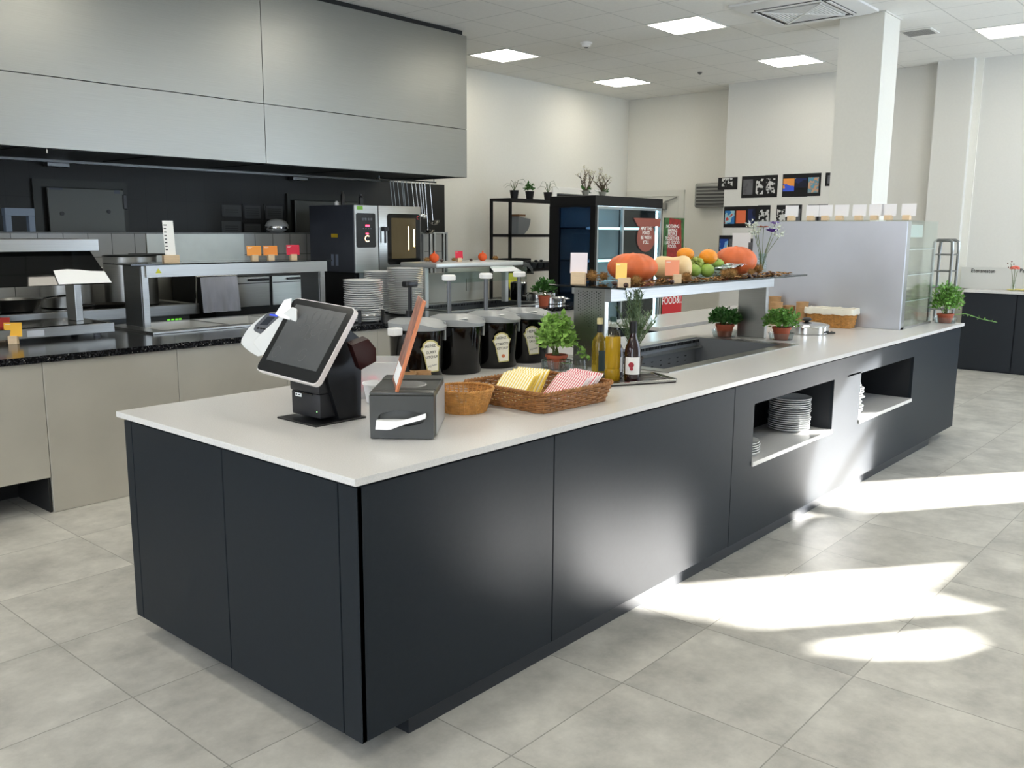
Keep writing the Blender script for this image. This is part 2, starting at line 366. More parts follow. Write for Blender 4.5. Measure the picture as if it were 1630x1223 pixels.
for q in range(4):
    g.M = Matrix.Translation((6.64, 1.72, 0)) @ rotz(q*pi/2)
    for k in range(8):
        w = .235-.028*k
        if w > .03: g.box((-w, .245-.03*k, zt-.058), (w, .257-.03*k, zt-.052))
g.M = Matrix.Translation((6.64, 1.72, 0)); g.bar((-.27, -.27, zt-.057), (.27, .27, zt-.057), .02, .01); g.bar((-.27, .27, zt-.057), (.27, -.27, zt-.057), .02, .01)
g.build('louvres', ACW, grl)
# small ceiling fittings
t = thing('smoke_detector', 'small round white smoke detector on the ceiling', 'smoke detector', (6.63, 4.15, ZC))
b = MB(); b.lathe((6.63, 4.15, ZC-.05), [(.03, 0), (.045, .006), (.05, .03), (.062, .034), (.065, .0495)]); b.build('housing', WHITEP, t)
b = MB(); b.lathe((6.63, 4.15, ZC-.056), [(.022, 0), (.022, .008)]); b.build('sensor', mat('sensor_dark', (60, 60, 60), .5), t)
p = at(1114, 115, 'z', ZC); t = MB(); t.lathe((p.x, p.y, ZC-.03), [(.012, 0), (.018, .01), (.03, .022), (.03, .0295)]); tag(t.build('sprinkler', mat('sprinkler_grey', (120, 120, 118), .4, .6)), 'tiny grey sprinkler head on the ceiling tiles', 'sprinkler')
p = at(1440, 52, 'z', ZC); t = thing('ceiling_vent', 'small white slotted air vent in the ceiling behind the column', 'vent', (p.x, p.y, ZC))
b = MB(); b.box((p.x-.1, p.y-.28, ZC-.012), (p.x+.2, p.y+.02, ZC-.001)); b.build('frame', FRW, t)
b = MB()
for k in range(7): b.box((p.x-.08+k*.038, p.y-.26, ZC-.016), (p.x-.065+k*.038, p.y, ZC-.012))
b.build('slots', mat('slot_grey', (150, 150, 147), .6), t)

# wall heater box on the far wall
t = thing('wall_heater', 'grey slatted wall heater box high on the far wall beside the prints', 'wall heater', (10.5, 4.62, 1.96))
b = MB(); b.box((10.36, 4.32, 1.95), (10.499, 4.9, 2.30), .03, 3); b.build('housing', mat('heater_grey', (150, 150, 146), .45, .4), t)
for k in range(6):
    b = MB(); b.box((10.352, 4.36, 1.985+k*.048), (10.362, 4.86, 2.008+k*.048)); b.build('slat', mat('slat_dark', (70, 70, 68), .5), t)

# waste counter at the far right
t = thing('waste_cabinet', 'dark waste cabinet with white top under the sorting signs', 'cabinet', (10.05, -.6, 0))
DKC = mat('dark_cabinet', (26, 31, 38), .55)
b = MB(); b.box((9.93, -2.6, .0), (10.25, 1.02, .915)); b.build('body', DKC, t)
for k, y in enumerate((.45, -.25, -.95, -1.65, -2.35)):
    b = MB(); b.box((9.91, y+.004, .02), (9.93, y+(.56 if k == 0 else .69), .912)); b.build('door', DKC, t)
b = MB(); b.box((9.89, -2.6, .915), (10.25, 1.03, .945), .003); b.build('top', QUARTZ, t)
b = MB(); b.box((10.215, -2.6, .946), (10.252, 1.14, 1.2)); b.build('sign_board', mat('board_grey', (206, 206, 201), .6), t)
sb = t.children[-1]
def wall_text(s, u, v, size, x, m, parent, sx=1.):
    p = at(u, v, 'x', x); return lettering(s, size, m, parent, frame((x, p.y, p.z), (0, -1, 0), (0, 0, 1)), sx=sx)
wall_text('Etensresten', 1565, 431.5, .064, 10.211, INK, sb, .86)
wall_text('Papier', 1634, 431.5, .064, 10.211, INK, sb, .86)
# things on the waste counter
p = at(1553, 452, 'z', .945); 
b = MB(); random.seed(3)
for k in range(5): b.sphere((10.08+.02*k, p.y-.1+.07*k, .957+.004*(k % 2)), .05, (1, 1.1, .22), 10, 6)
tag(b.build('green_cloth', add_noise(mat('green_cloth_fabric', (120, 190, 120), .9), (30, 30, 30), .1)), 'crumpled green cloth lying on the waste counter', 'cloth')
p = at(1608, 455, 'z', .945)
b = MB()
for k in range(4): b.sphere((10.08+.02*k, .55-.05*k, .957+.004*(k % 2)), .05, (1, 1.1, .2), 10, 6)
tag(b.build('yellow_cloth', add_noise(mat('yellow_cloth_fabric', (214, 200, 130), .9), (30, 30, 30), .1)), 'crumpled yellow cloth under the flower vase on the waste counter', 'cloth')
t = thing('flower_vase', 'small glass vase with one coral pink flower on the waste counter', 'vase', (10.0, .52, .946))
fx, fy = 10.0, .52
b = MB(); b.lathe((fx, fy, .946), [(.022, 0), (.028, .01), (.026, .06), (.02, .11), (.024, .13)], cap=False); b.build('vase', GLASSG, t)
b = MB()
for dx, dy, h in ((0, 0, .26), (.01, .05, .3), (-.01, -.03, .22)): b.tube([(fx, fy, .96), (fx+dx*.5, fy+dy*.4, .96+h*.5), (fx+dx, fy+dy, .96+h)], .003, 5)
b.build('stems', STEMM, t)
b = MB(); random.seed(11)
for k in range(26):
    a = random.random()*2*pi; e = random.random()*pi/2; r = .045; c = Vector((fx+r*cos(a)*cos(e)*.6, fy+r*sin(a)*cos(e)*.9, 1.2+r*sin(e)*.6))
    b.sphere(c, .018, (1, 1, .5), 8, 5)
b.build('blossom', mat('coral_petal', (228, 122, 104), .6), t)
b = MB()
for k in range(9): b.sphere((fx+random.uniform(-.02, .02), fy+.03+random.uniform(-.02, .05), 1.2+random.uniform(0, .08)), .008, (1, 1, 1), 6, 4)
b.build('buds', mat('dark_bud', (110, 70, 60), .7), t)
# ================================================================ island
LI, WI = 6.05, 1.42
t = thing('serving_island', 'long slate grey serving island on a recessed dark plinth', 'island counter', (LI/2, WI/2, 0))
ISL = t
ZB, ZT = .08, .866
WX0, WX1, WY0, WY1 = 2.30, 3.76, .40, 1.08       # cold well hole
N1 = (2.50, 3.51, .440, .757); N2 = (3.93, 4.93, .430, .747)
def panel(name, a, c, m=DARKF): 
    q = MB(); q.box(a, c, .0015); return q.build(name, m, t)
panel('front_panel', (.022, .02, ZB), (.918, .04, ZT)); panel('front_panel', (.922, .02, ZB), (2.288, .04, ZT))
q = MB(); y0, y1 = .02, .04; xs = 2.292; xe = LI-.02
q.box((xs, y0, N1[3]), (N1[1]+.2, y1, ZT)); q.box((N1[1]+.2, y0, N2[3]), (xe, y1, ZT)); q.box((xs, y0, ZB), (xe, y1, N2[2])); q.box((xs, y0, N2[2]), (N2[0], y1, N1[2]))
q.box((xs, y0, N1[2]), (N1[0], y1, N1[3])); q.box((N1[1], y0, N1[2]), (N2[0], y1, N1[3])); q.box((N1[1]+.2, y0, N2[3]), (N2[0], y1, N1[3])); q.box((N2[1], y0, N2[2]), (xe, y1, N2[3]))
q.build('front_panel', DARKF, t)
panel('corner_post', (.02, .02, ZB), (.04, .103, ZT)); panel('end_door', (.02, .107, ZB), (.04, .718, ZT)); panel('end_door', (.02, .722, ZB), (.04, 1.343, ZT)); panel('corner_post', (.02, 1.347, ZB), (.04, WI-.02, ZT))
panel('back_panel', (.042, WI-.04, ZB), (LI-.042, WI-.02, ZT)); panel('end_panel', (LI-.04, .042, ZB), (LI-.02, WI-.02, ZT))
q = MB(); q.box((.042, .042, ZB), (LI-.042, WI-.042, ZB+.02)); q.build('bottom_panel', DARKF, t)
q = MB(); q.box((.05, .05, ZT), (LI-.05, .07, .878)); q.box((.05, WI-.07, ZT), (LI-.05, WI-.05, .878)); q.box((.05, .07, ZT), (.07, WI-.07, .878)); q.box((LI-.07, .07, ZT), (LI-.05, WI-.07, .878)); q.build('shadow_gap_rail', BLACKM, t)
for i, N in enumerate((N1, N2)):
    q = MB(); x0, x1, z0, z1 = N; d = .375
    q.box((x0-.01, .04, z0-.012), (x0, d, z1+.01)); q.box((x1, .04, z0-.012), (x1+.01, d, z1+.01)); q.box((x0-.01, d, z0-.012), (x1+.01, d+.01, z1+.01)); q.box((x0, .04, z1), (x1, d, z1+.01))
    q.build('niche', DARKIN, t)
    q = MB(); q.box((x0+.001, .012, z0+.001), (x1-.001, d-.001, z0+.024), .001); q.build('niche_shelf', QUARTZ, t)
q = MB(); q.box((N1[0]+.002, .06, .70), (N1[0]+.06, .30, .755)); q.box((N1[0]+.002, .10, .62), (N1[0]+.02, .28, .70)); q.build('niche_bracket', mat('bracket_grey', (130, 134, 136), .5), t)
q = MB(); q.box((.24, .06, 0), (5.57, .08, ZB)); q.box((.24, WI-.08, 0), (5.57, WI-.06, ZB)); q.box((.24, .08, 0), (.26, WI-.08, ZB)); q.box((5.55, .08, 0), (5.57, WI-.08, ZB)); q.build('plinth', mat('plinth_dark', (34, 38, 44), .35), t)
q = MB(); z0, z1 = .878, .9
q.raw([(x, y, z) for z in (z0, z1) for x, y in ((0, 0), (LI, 0), (LI, WI), (0, WI), (WX0, WY0), (WX1, WY0), (WX1, WY1), (WX0, WY1))],
      [(8, 9, 13, 12), (9, 10, 14, 13), (10, 11, 15, 14), (11, 8, 12, 15), (0, 4, 5, 1), (1, 5, 6, 2), (2, 6, 7, 3), (3, 7, 4, 0), (0, 1, 9, 8), (1, 2, 10, 9), (2, 3, 11, 10), (3, 0, 8, 11), (4, 12, 13, 5), (5, 13, 14, 6), (6, 14, 15, 7), (7, 15, 12, 4)])
wt = q.build('worktop', QUARTZ, t, smooth=False)
mb_ = wt.modifiers.new('edge', 'BEVEL'); mb_.width = .002; mb_.segments = 2; mb_.limit_method = 'ANGLE'
# cold well
w = thing('cold_well', 'empty sunken steel chilled well in the island top', 'cold well', (3.03, .74, .9))
q = MB(); r = .035
q.box((WX0-r, WY0-r, .9005), (WX1+r, WY0+.045, .904)); q.box((WX0-r, WY1-.045, .9005), (WX1+r, WY1+r, .904)); q.box((WX0-r, WY0+.045, .9005), (WX0+.045, WY1-.045, .904)); q.box((WX1-.045, WY0+.045, .9005), (WX1+r, WY1-.045, .904)); q.build('rim', STEEL, w)
q = MB(); x0, x1, y0, y1, zb = WX0+.045, WX1-.045, WY0+.045, WY1-.045, .71
q.box((x0, y0, zb), (x1, y1, zb+.008)); q.box((x0-.006, y0, zb), (x0, y1, .9)); q.box((x1, y0, zb), (x1+.006, y1, .9)); q.box((x0, y0-.006, zb), (x1, y0, .9)); q.box((x0, y1, zb), (x1, y1+.006, .9)); q.build('basin', mat('well_steel', (138, 140, 142), .4, .35), w)
q = MB(); q.box((x0, y1-.02, .872), (x1, y1-.001, .893)); gr = q.build('air_grille', mat('grille_steel', (150, 152, 152), .35, .9), w)
q = MB()
for k in range(80): q.box((x0+.01+k*.017, y1-.024, .874), (x0+.017+k*.017, y1-.02, .891))
q.build('slots', BLACKM, gr)
q = MB(); q.box((x0, y1-.05, .840), (x1, y1-.001, .848)); q.build('ledge', STEEL, w)
q = MB(); 
for k in range(12):
    for j in range(2): q.box((x0+.12+k*.1, y1-.003, .76+j*.03), (x0+.14+k*.1, y1-.0008, .766+j*.03))
q.build('slot_row', BLACKM, w)

# plates
def plate_proto(r, m=CHINA, name='plate'):
    q = MB(); q.lathe((0, 0, 0), [(r*.55, 0), (r*.62, .003), (r*.98, .016), (r, .019), (r*.985, .021), (r*.66, .009), (r*.6, .007), (0.0001, .007)], 40, cap=True)
    return q.build(name, m)
def plate_stack(proto, x, y, z, n, dz, labels, group, first=False, jit=.003, bounds=None):
    for k in range(n):
        o = proto if (first and k == 0) else copy_tree(proto)
        o.location = (x+random.uniform(-jit, jit), y+random.uniform(-jit, jit), z+k*dz+.0006); o.rotation_euler = (0, 0, random.random()*6)
        lb = labels; lb = lb.replace('@', 'topmost' if k == n-1 else 'bottom' if k == 0 else 'middle') ; tag(o, lb, 'plate', group+(' (middle)' if 0 < k < n-1 else ''))
random.seed(5)
pp = plate_proto(.118)
plate_stack(pp, 3.33, .20, N1[2]+.025, 15, .0125, '@ white plate of the neat stack in the left niche of the island', 'plates in the left niche stack', True)
plate_stack(pp, 2.50+.122, .165, N1[2]+.025, 5, .0125, '@ white plate of the low stack at the left side of the left niche', 'plates in the low stack of the left niche')
ps = plate_proto(.10)
ps.data.name = 'plate_small'
plate_stack(ps, 4.05, .15, N2[2]+.025, 14, .0145, '@ white bowl-plate of the uneven stack in the right niche of the island', 'plates in the right niche', True, .012)

# ---------------- second white counter behind the island
t = thing('rear_counter', 'low-lit white counter standing behind the island beyond the dark gap', 'counter', (5.6, 1.85, 0))
q = MB(); q.box((4.1, 1.56, .87), (7.1, 2.12, .9), .002); q.build('top', QUARTZ, t)
q = MB(); q.box((4.14, 1.6, 0), (7.06, 2.08, .87)); q.build('body', DARKF, t)
# ================================================================ things on the island
ZI = .9005
def lab(o, s): o['label'] = s; return o
# ---- cash register terminal
t = thing('register_terminal', 'black touchscreen cash register with receipt printer on a black base plate', 'cash register', (.45, .72, ZI))
q = MB(); q.box((.335, .625, ZI), (.565, .86, ZI+.006), .002); q.build('base_plate', BLACKM, t)
q = MB(); q.prism([(.455, .645, ZI+.006), (.555, .645, ZI+.006), (.565, .645, 1.19), (.50, .645, 1.24), (.41, .645, 1.10), (.41, .645, 1.05)], (0, .16, 0)); q.build('stand_column', BLACKP, t)
q = MB(); q.box((.385, .665, ZI+.016), (.50, .835, 1.005), .006, 2); q.box((.38, .662, 1.005), (.51, .838, 1.055), .008, 2); pr_ = q.build('receipt_printer', mat('printer_black', (34, 34, 36), .5), t)
q = MB(); q.box((.3775, .70, 1.0), (.381, .80, 1.004)); q.build('paper_slot', BLACKG, pr_)
q = MB(); q.box((.3835, .772, .985), (.3852, .808, 1.0)); lb_ = q.build('sticker', PAPER, pr_); lab(lb_, 'white sticker')
q = MB(); q.M = frame((.3833, .801, .9925), (0, -1, 0), (0, 0, 1)); q.lathe((0, 0, 0), [(.0042, 0), (.0042, .0003)], 14); q.box((.008, -.002, 0), (.023, .0015, .0003)); q.build('logo_mark', INK, lb_)
q = MB(); q.cyl((.3845, .683, .94), .002, .002, 8); q.M = Matrix(); q.build('status_light', mat('led_green', (160, 220, 150), .4, emis=(160, 240, 150), es=2), pr_)
TL, TR, BR, BL = (Vector(v) for v in ((.461, .903, 1.337), (.486, .573, 1.314), (.306, .577, 1.060), (.282, .907, 1.083)))
c = (TL+TR+BR+BL)/4; rr = ((TR-TL)+(BR-BL)).normalized(); uu = ((TL-BL)+(TR-BR)).normalized(); nn = rr.cross(uu)
S = frame(c, rr, uu); W_, H_ = .331, .311
def rrect(w, h, r, z, k=5):
    p = []
    for cx, cy, a0 in ((w/2-r, h/2-r, 0), (-w/2+r, h/2-r, pi/2), (-w/2+r, -h/2+r, pi), (w/2-r, -h/2+r, 3*pi/2)):
        for i in range(k+1): a = a0+i*pi/2/k; p.append((cx+r*cos(a), cy+r*sin(a), z))
    return p
q = MB(); q.M = S; q.prism(rrect(W_, H_, .022, -.022), (0, 0, .02)); q.build('screen_shell', mat('shell_white', (222, 216, 212), .35), t)
q = MB(); q.M = S; q.prism(rrect(W_-.008, H_-.008, .019, -.002), (0, 0, .003)); bz = q.build('bezel', mat('bezel_black', (12, 13, 14), .12, coat=.3), t)
q = MB(); q.M = S; q.prism([(-.135, -.108, .001), (.135, -.108, .001), (.135, .128, .001), (-.135, .128, .001)], (0, 0, .0006)); 
SCR = add_noise(mat('screen_smudged', (70, 72, 73), .3, coat=.2), (9, 9, 9), .2, 5)
scr = q.build('screen', SCR, bz)
q = MB(); q.M = S; random.seed(4)
for cx, cy in ((-.105, -.07), (.03, -.06), (.01, .02), (-.06, .07), (.0, .095), (.065, .10), (.10, .085), (.075, .03), (-.02, .03), (.03, .045)):
    r = .022+random.random()*.006; a0 = random.random()*6; q.tube([(cx+r*.7*cos(a0+a/14*5.4), cy+r*sin(a0+a/14*5.4), .0018) for a in range(15)], .0007, 4)
q.build('smudge_mark', mat('smudge', (104, 106, 107), .5), scr)
q = MB(); q.M = S; q.box((-.125, -.09, -.05), (.125, .10, -.022), .01); q.build('screen_housing', BLACKP, t)
q = MB(); q.tube([(.47, .66, 1.13), (.47, .78, 1.13)], .05, 14); q.build('hinge', BLACKP, t)
q = MB(); q.M = frame((.515, .585, 1.155), (.86, -.3, .35), (-.35, .0, .94)); q.prism([(-.035, -.05, -.02), (.03, -.045, -.02), (.045, 0, -.02), (.03, .045, -.02), (-.035, .05, -.02)], (0, 0, .05)); q.build('scanner', mat('scanner_dark_red', (44, 16, 16), .25), t)
# ---- card reader in its cradle, behind the screen
t = thing('card_reader', 'grey card reader standing in a white cradle behind the register screen', 'card reader', (.47, 1.02, 1.1))
CRW = mat('cradle_white', (222, 223, 220), .4)
p0 = at(452, 540, 'x', .50)
def plate(pts, x, th, name, m, par, dx=(0, 0)):
    P_ = [at(u, v, 'x', x) for u, v in pts]; q = MB(); q.prism(P_, (th, 0, 0)); o = q.build(name, m, par); md = o.modifiers.new('b', 'BEVEL'); md.width = .003; md.segments = 2; return o
plate([(383, 546), (384, 540), (391, 528), (400, 517), (412, 507), (424, 499), (432, 497), (436, 502), (430, 530), (424, 552), (417, 566), (410, 568), (398, 561), (388, 553)], .47, .010, 'side_wing', CRW, t)
plate([(403, 547), (405, 541), (413, 533), (429, 518), (447, 502), (464, 489), (471, 492), (471, 520), (448, 548), (432, 563), (424, 568), (418, 565), (410, 556)], .41, .008, 'side_wing', CRW, t)
rd = plate([(403, 524), (406, 517), (424, 499), (430, 497), (450, 499), (446, 508), (434, 519), (424, 530), (414, 532), (405, 528)], .425, .03, 'reader_body', mat('reader_grey', (88, 90, 94), .45), t)
plate([(413, 517), (426, 504), (438, 505), (425, 518)], .4245, .0004, 'reader_screen', mat('reader_screen', (46, 50, 56), .2), rd)
plate([(428, 502), (430, 500), (443, 501), (441, 504)], .4245, .0004, 'blue_bar', mat('reader_blue', (40, 60, 190), .4, emis=(50, 80, 230), es=.6), rd)
for k in range(3): plate([(408+k*5, 522+k*.6), (411+k*5, 520.5+k*.6), (413+k*5, 523+k*.6), (410+k*5, 524.5+k*.6)], .4245, .0004, 'key', BLACKP, rd)
pa_ = at(425, 545, 'x', .48); q = MB(); q.tube([pa_, (.50, .97, 1.13), (.52, .97, 1.0), (.53, .98, ZI)], .014, 8); q.build('arm', CRW, t)
# white folded sheet hanging over the screen corner
q = MB(); q.M = S; q.prism([(-.20, .135, .006), (-.165, .145, .008), (-.120, .06, .004), (-.175, .062, .006), (-.205, .07, .008)], (0, 0, .0015))
tag(q.build('receipt_slip', PAPER), 'white paper slip hanging over the top left corner of the register screen', 'paper')
# ---- plastic tub with red napkins
t = thing('food_tub', 'frosted plastic food tub with pink content standing behind the register', 'tub', (.86, 1.03, ZI))
FROST = mat('frosted_plastic', (236, 238, 238), .35); FROST.node_tree.nodes['Principled BSDF'].inputs['Alpha'].default_value = .38
Q = frame((.885, 1.02, ZI), (.36, -.50, 0), (.5, .36, 0)); Q = Matrix.Translation((.872, .955, ZI)) @ rotz(radians(-47))
q = MB(); q.M = Q
def tray(q, w, d, h, w2, d2, th=.003, lip=.012):
    a, b_, c_, e = w/2, d/2, w2/2, d2/2
    vs = []
    for (x, y, z) in ((a, b_, 0), (c_, e, h), (c_+lip, e+lip, h), (c_+lip, e+lip, h-.003), (c_, e, h-.003-.0), ):
        pass
    rings = [(a, b_, 0), (c_, e, h-.004), (c_+lip, e+lip, h-.004), (c_+lip, e+lip, h), (c_-th, e-th, h), (a-th, b_-th, th)]
    vs = [(sx*x, sy*y, z) for x, y, z in rings for sx, sy in ((1, 1), (-1, 1), (-1, -1), (1, -1))]
    fs = [(i*4+k, i*4+(k+1) % 4, (i+1)*4+(k+1) % 4, (i+1)*4+k) for i in range(5) for k in range(4)]+[(3, 2, 1, 0), (20, 21, 22, 23)]
    q.raw(vs, fs)
tray(q, .20, .15, .155, .235, .185); q.build('tub', FROST, t)
random.seed(8)
q = MB(); q.M = Q
for k in range(14): q.sphere((random.uniform(-.068, .068), random.uniform(-.045, .03), .028+random.uniform(0, .045)), .026, (1, 1, .7), 8, 5)
q.build('pink_content', add_noise(mat('pink_napkin', (226, 96, 118), .8), (40, 40, 40), .2), t)
# white round tub with a lid-less rim
t = thing('white_bowl', 'small white plastic bowl between the register and the napkin dispenser', 'bowl', (.80, .75, ZI))
bx, by = at(606, 641, 'z', .9)[:2]
q = MB(); q.lathe((bx, by, ZI), [(.052, 0), (.056, .004), (.068, .075), (.073, .078), (.073, .082), (.066, .082), (.054, .008), (.0001, .007)], 32); q.build('bowl', mat('bowl_white', (240, 240, 240), .35), t)
# brown paper cups
q = MB(); q.lathe((0, 0, 0), [(.027, 0), (.034, .045), (.036, .046), (.036, .049), (.0325, .049), (.0255, .004), (.0001, .003)], 24); cup = q.build('paper_cup', CARDB)
cups = [((1.19, 1.07), 1, 'stack of brown paper cups leftmost beside the curry sauce pump'), ((1.12, .93), 0, 'brown paper cup behind the leaning menu card'), ((1.215, .93), 2, 'brown paper cup stack right of the leaning menu card'), ((1.10, .83), 0, 'brown paper cup nearest the napkin dispenser')]
first = True
def onz(u, v, z): return at(u, v, 'z', z)
spots = [(*onz(634, 597, .949)[:2], 0, 'brown paper cup just left of the leaning menu card'), (*onz(650, 600, .949)[:2], 0, 'brown paper cup right of the leaning menu card'), (*onz(650, 600, .949)[:2], 1, 'upper brown paper cup nested right of the leaning menu card'),
         (*onz(674, 597, .949)[:2], 0, 'lower brown paper cup of the right pair behind the napkin dispenser'), (*onz(674, 597, .949)[:2], 1, 'upper brown paper cup of the right pair behind the napkin dispenser'), (*onz(662, 590, .949)[:2], 0, 'brown paper cup at the back, under the curry sauce label')]
tc_ = onz(657, 606, .91)
q = MB(); q.lathe((tc_.x, tc_.y, ZI), [(.11, 0), (.13, .012), (.133, .012), (.133, .015), (.108, .004), (.0001, .003)], 40); tag(q.build('round_tray', WHITEP), 'round white tray under the brown paper cups', 'tray')
for x, y, k, l in spots:
    o = cup if first else cup.copy()
    if not first: COL.objects.link(o)
    first = False; o.location = (x, y, ZI+.0045+k*.012); tag(o, l, 'paper cup', 'brown paper cups')
# ---- napkin dispenser
th = math.atan2(.233, .280)   # depth direction of the box
D = Matrix.Translation((.417, .268, ZI)) @ rotz(th - pi/2)   # local +y = depth, x = width (to the viewer's right = +x)
t = thing('napkin_dispenser', 'dark grey table napkin dispenser with a white napkin sticking out of its slot', 'napkin dispenser', (.417, .268, ZI), th-pi/2)
NG = mat('dispenser_grey', (64, 65, 62), .3)
w, d, h = .214, .345, .158
q = MB(); q.M = D; q.box((-w/2, .012, 0), (w/2, d, h-.002), .008, 2); q.build('case', NG, t)
q = MB(); q.M = D; q.box((w/2+.0005, .05, .004), (w/2+.003, d-.01, h-.02), .001); q.box((-w/2-.003, .05, .004), (-w/2-.0005, d-.01, h-.02), .001); q.build('side_panel', mat('dispenser_silver', (176, 178, 178), .4, .4), t)
q = MB(); q.M = D   # front plate with an oval mouth
oval = [(.078*cos(2*pi*k/32), .024*sin(2*pi*k/32)+ (.006 if sin(2*pi*k/32) > 0 else 0)) for k in range(32)]
rim = [(-w/2+.002, .002), (w/2-.002, .002), (w/2, h-.012), (-w/2, h-.012)]
tri = tessellate_polygon([[Vector((x, z, 0)) for x, z in rim], [Vector((x, z+.068, 0)) for x, z in oval]])
fl = rim+[(x, z+.068) for x, z in oval]
q.raw([(x, 0, z) for x, z in fl], tri); n = 4
q.raw([(x, 0, z+.068) for x, z in oval]+[(x*.92, .03, z*.8+.068) for x, z in oval], [(k, (k+1) % 32, 32+(k+1) % 32, 32+k) for k in range(32)])
q.raw([(x, 0, z) for x, z in rim]+[(x, .014, z) for x, z in rim], [(k, (k+1) % 4, 4+(k+1) % 4, 4+k) for k in range(4)])
q.build('front_plate', NG, t)
q = MB(); q.M = D; q.raw([(x*.93, .028, z*.85+.068) for x, z in oval], [tuple(range(32))]); q.build('napkin_press', mat('press_grey', (140, 142, 138), .4), t)
q = MB(); q.M = D; q.box((-w/2, .0, h-.012), (w/2, .06, h), .005, 2); q.box((-w/2, .06, h-.004), (w/2, d-.03, h+.0), .002); q.box((-w/2+.0, d-.09, h-.002), (w/2, d, h+.004), .003); q.build('lid', NG, t)
q = MB(); q.M = D; q.lathe((0.01, .16, h-.0), [(.055, 0), (.052, .002), (.05, .002)], 32, 1, 1.3); q.build('card_window', mat('window_grey', (150, 152, 152), .2, .3), t)
q = MB(); q.M = D; NX = 14   # napkin coming out of the slot, twisted
top = []; bot = []
for k in range(NX+1):
    u = k/NX; x = -.082+.164*u
    top.append((x, -.016-.02*sin(pi*u)*.5, .066+.026*max(0, (u-.45)/.55)**1.1))
    bot.append((x+.004*sin(u*9), -.034-.006*sin(u*7), .040+.040*max(0, (u-.25)/.75)**1.2))
mid = [(a[0], .012, .066) for a in top]
q.raw(mid+top+bot, [(r_*(NX+1)+k, r_*(NX+1)+k+1, (r_+1)*(NX+1)+k+1, (r_+1)*(NX+1)+k) for r_ in range(2) for k in range(NX)]); nk = q.build('napkin', PAPER, t); nk.modifiers.new('s', 'SOLIDIFY').thickness = .0012
# menu card leaning out of the dispenser top
t = thing('menu_card', 'copper coloured photo menu card standing upright in the napkin dispenser lid', 'menu card', (.46, .34, 1.062))
zc_ = 1.0625; P0 = at(630.6, 623.6, 'z', zc_); P1 = at(624.4, 604.2, 'z', zc_); P2 = at(675, 479, 'x', P0.x+.035)
wv = P1-P0; upv = P2-P0; nrm_ = wv.cross(upv).normalized()*.004
MC = add_noise(mat('menu_photo', (182, 124, 100), .35, coat=.3), (22, 22, 12), .6, 3)
q = MB(); q.prism([P0, P0+wv, P0+wv+upv, P0+upv], nrm_); q.build('card', MC, t)
q = MB(); q.bar(P0+nrm_*.5, P0+upv+nrm_*.5, .009, .009); lab(q.build('copper_edge', mat('copper_edge', (206, 128, 90), .35, .2), t), 'bright copper edge')
q = MB(); o_ = P0-nrm_*.12 if nrm_.dot(CAM-P0) < 0 else P0+nrm_*1.05
q.prism([o_+upv*.04+wv*.15, o_+upv*.04+wv*.9, o_+upv*.24+wv*.9, o_+upv*.24+wv*.15], nrm_*.1); q.build('text_block', PAPER, t)

# ---- wicker
def wicker(name, label, path, rows, z0, h, slope, mt, parent_loc, rad=.0035, stakes=28, rim=.007, cat='basket', amp=.003, bottom=True, rimrows=2):
    """path(u, grow) -> (x, y) closed outline; grow widens with height"""
    t = thing(name, label, cat, parent_loc)
    N = stakes*4
    q = MB()
    for r in range(rows):
        g = slope*(r/(rows-1)); z = z0+rad+(h-rad*2)*r/(rows-1); pts = []
        for k in range(N):
            x, y, nx, ny = path(k/N, g); a = amp*sin(2*pi*k/N*stakes/2*2/2+pi*r); pts.append((x+nx*a, y+ny*a, z))
        q.tube(pts, rad*.62 if rows > 12 else rad, 5, True)
    q.build('weave', mt, t)
    q = MB()
    for k in range(stakes):
        x, y, nx, ny = path((k+.5)/stakes, 0); x2, y2, _, _ = path((k+.5)/stakes, slope); q.tube([(x, y, z0), (x2, y2, z0+h)], rad*.8, 5)
    q.build('stakes', mt, t)
    q = MB()
    for s_ in range(rimrows):
        pts = []
        for k in range(N*2):
            x, y, nx, ny = path(k/N/2, slope); a = 2*pi*k/(N*2)*stakes+s_*pi; pts.append((x+nx*rim*.5*cos(a), y+ny*rim*.5*cos(a), z0+h+rim*.5*sin(a)))
        q.tube(pts, rim*.55, 6, True)
    q.build('rim', mt, t)
    q = MB(); pts = []
    for k in range(N//2):
        x, y, nx, ny = path(k/(N//2), 0); pts.append((x, y, z0+.001))
    q.prism(pts, (0, 0, .003)); q.build('bottom', mt, t)
    q = MB(); q.tube([(*path(k/N, 0)[:2], z0+rim*.6) for k in range(N)], rim*.6, 6, True); q.build('foot_braid', mt, t)
    return t
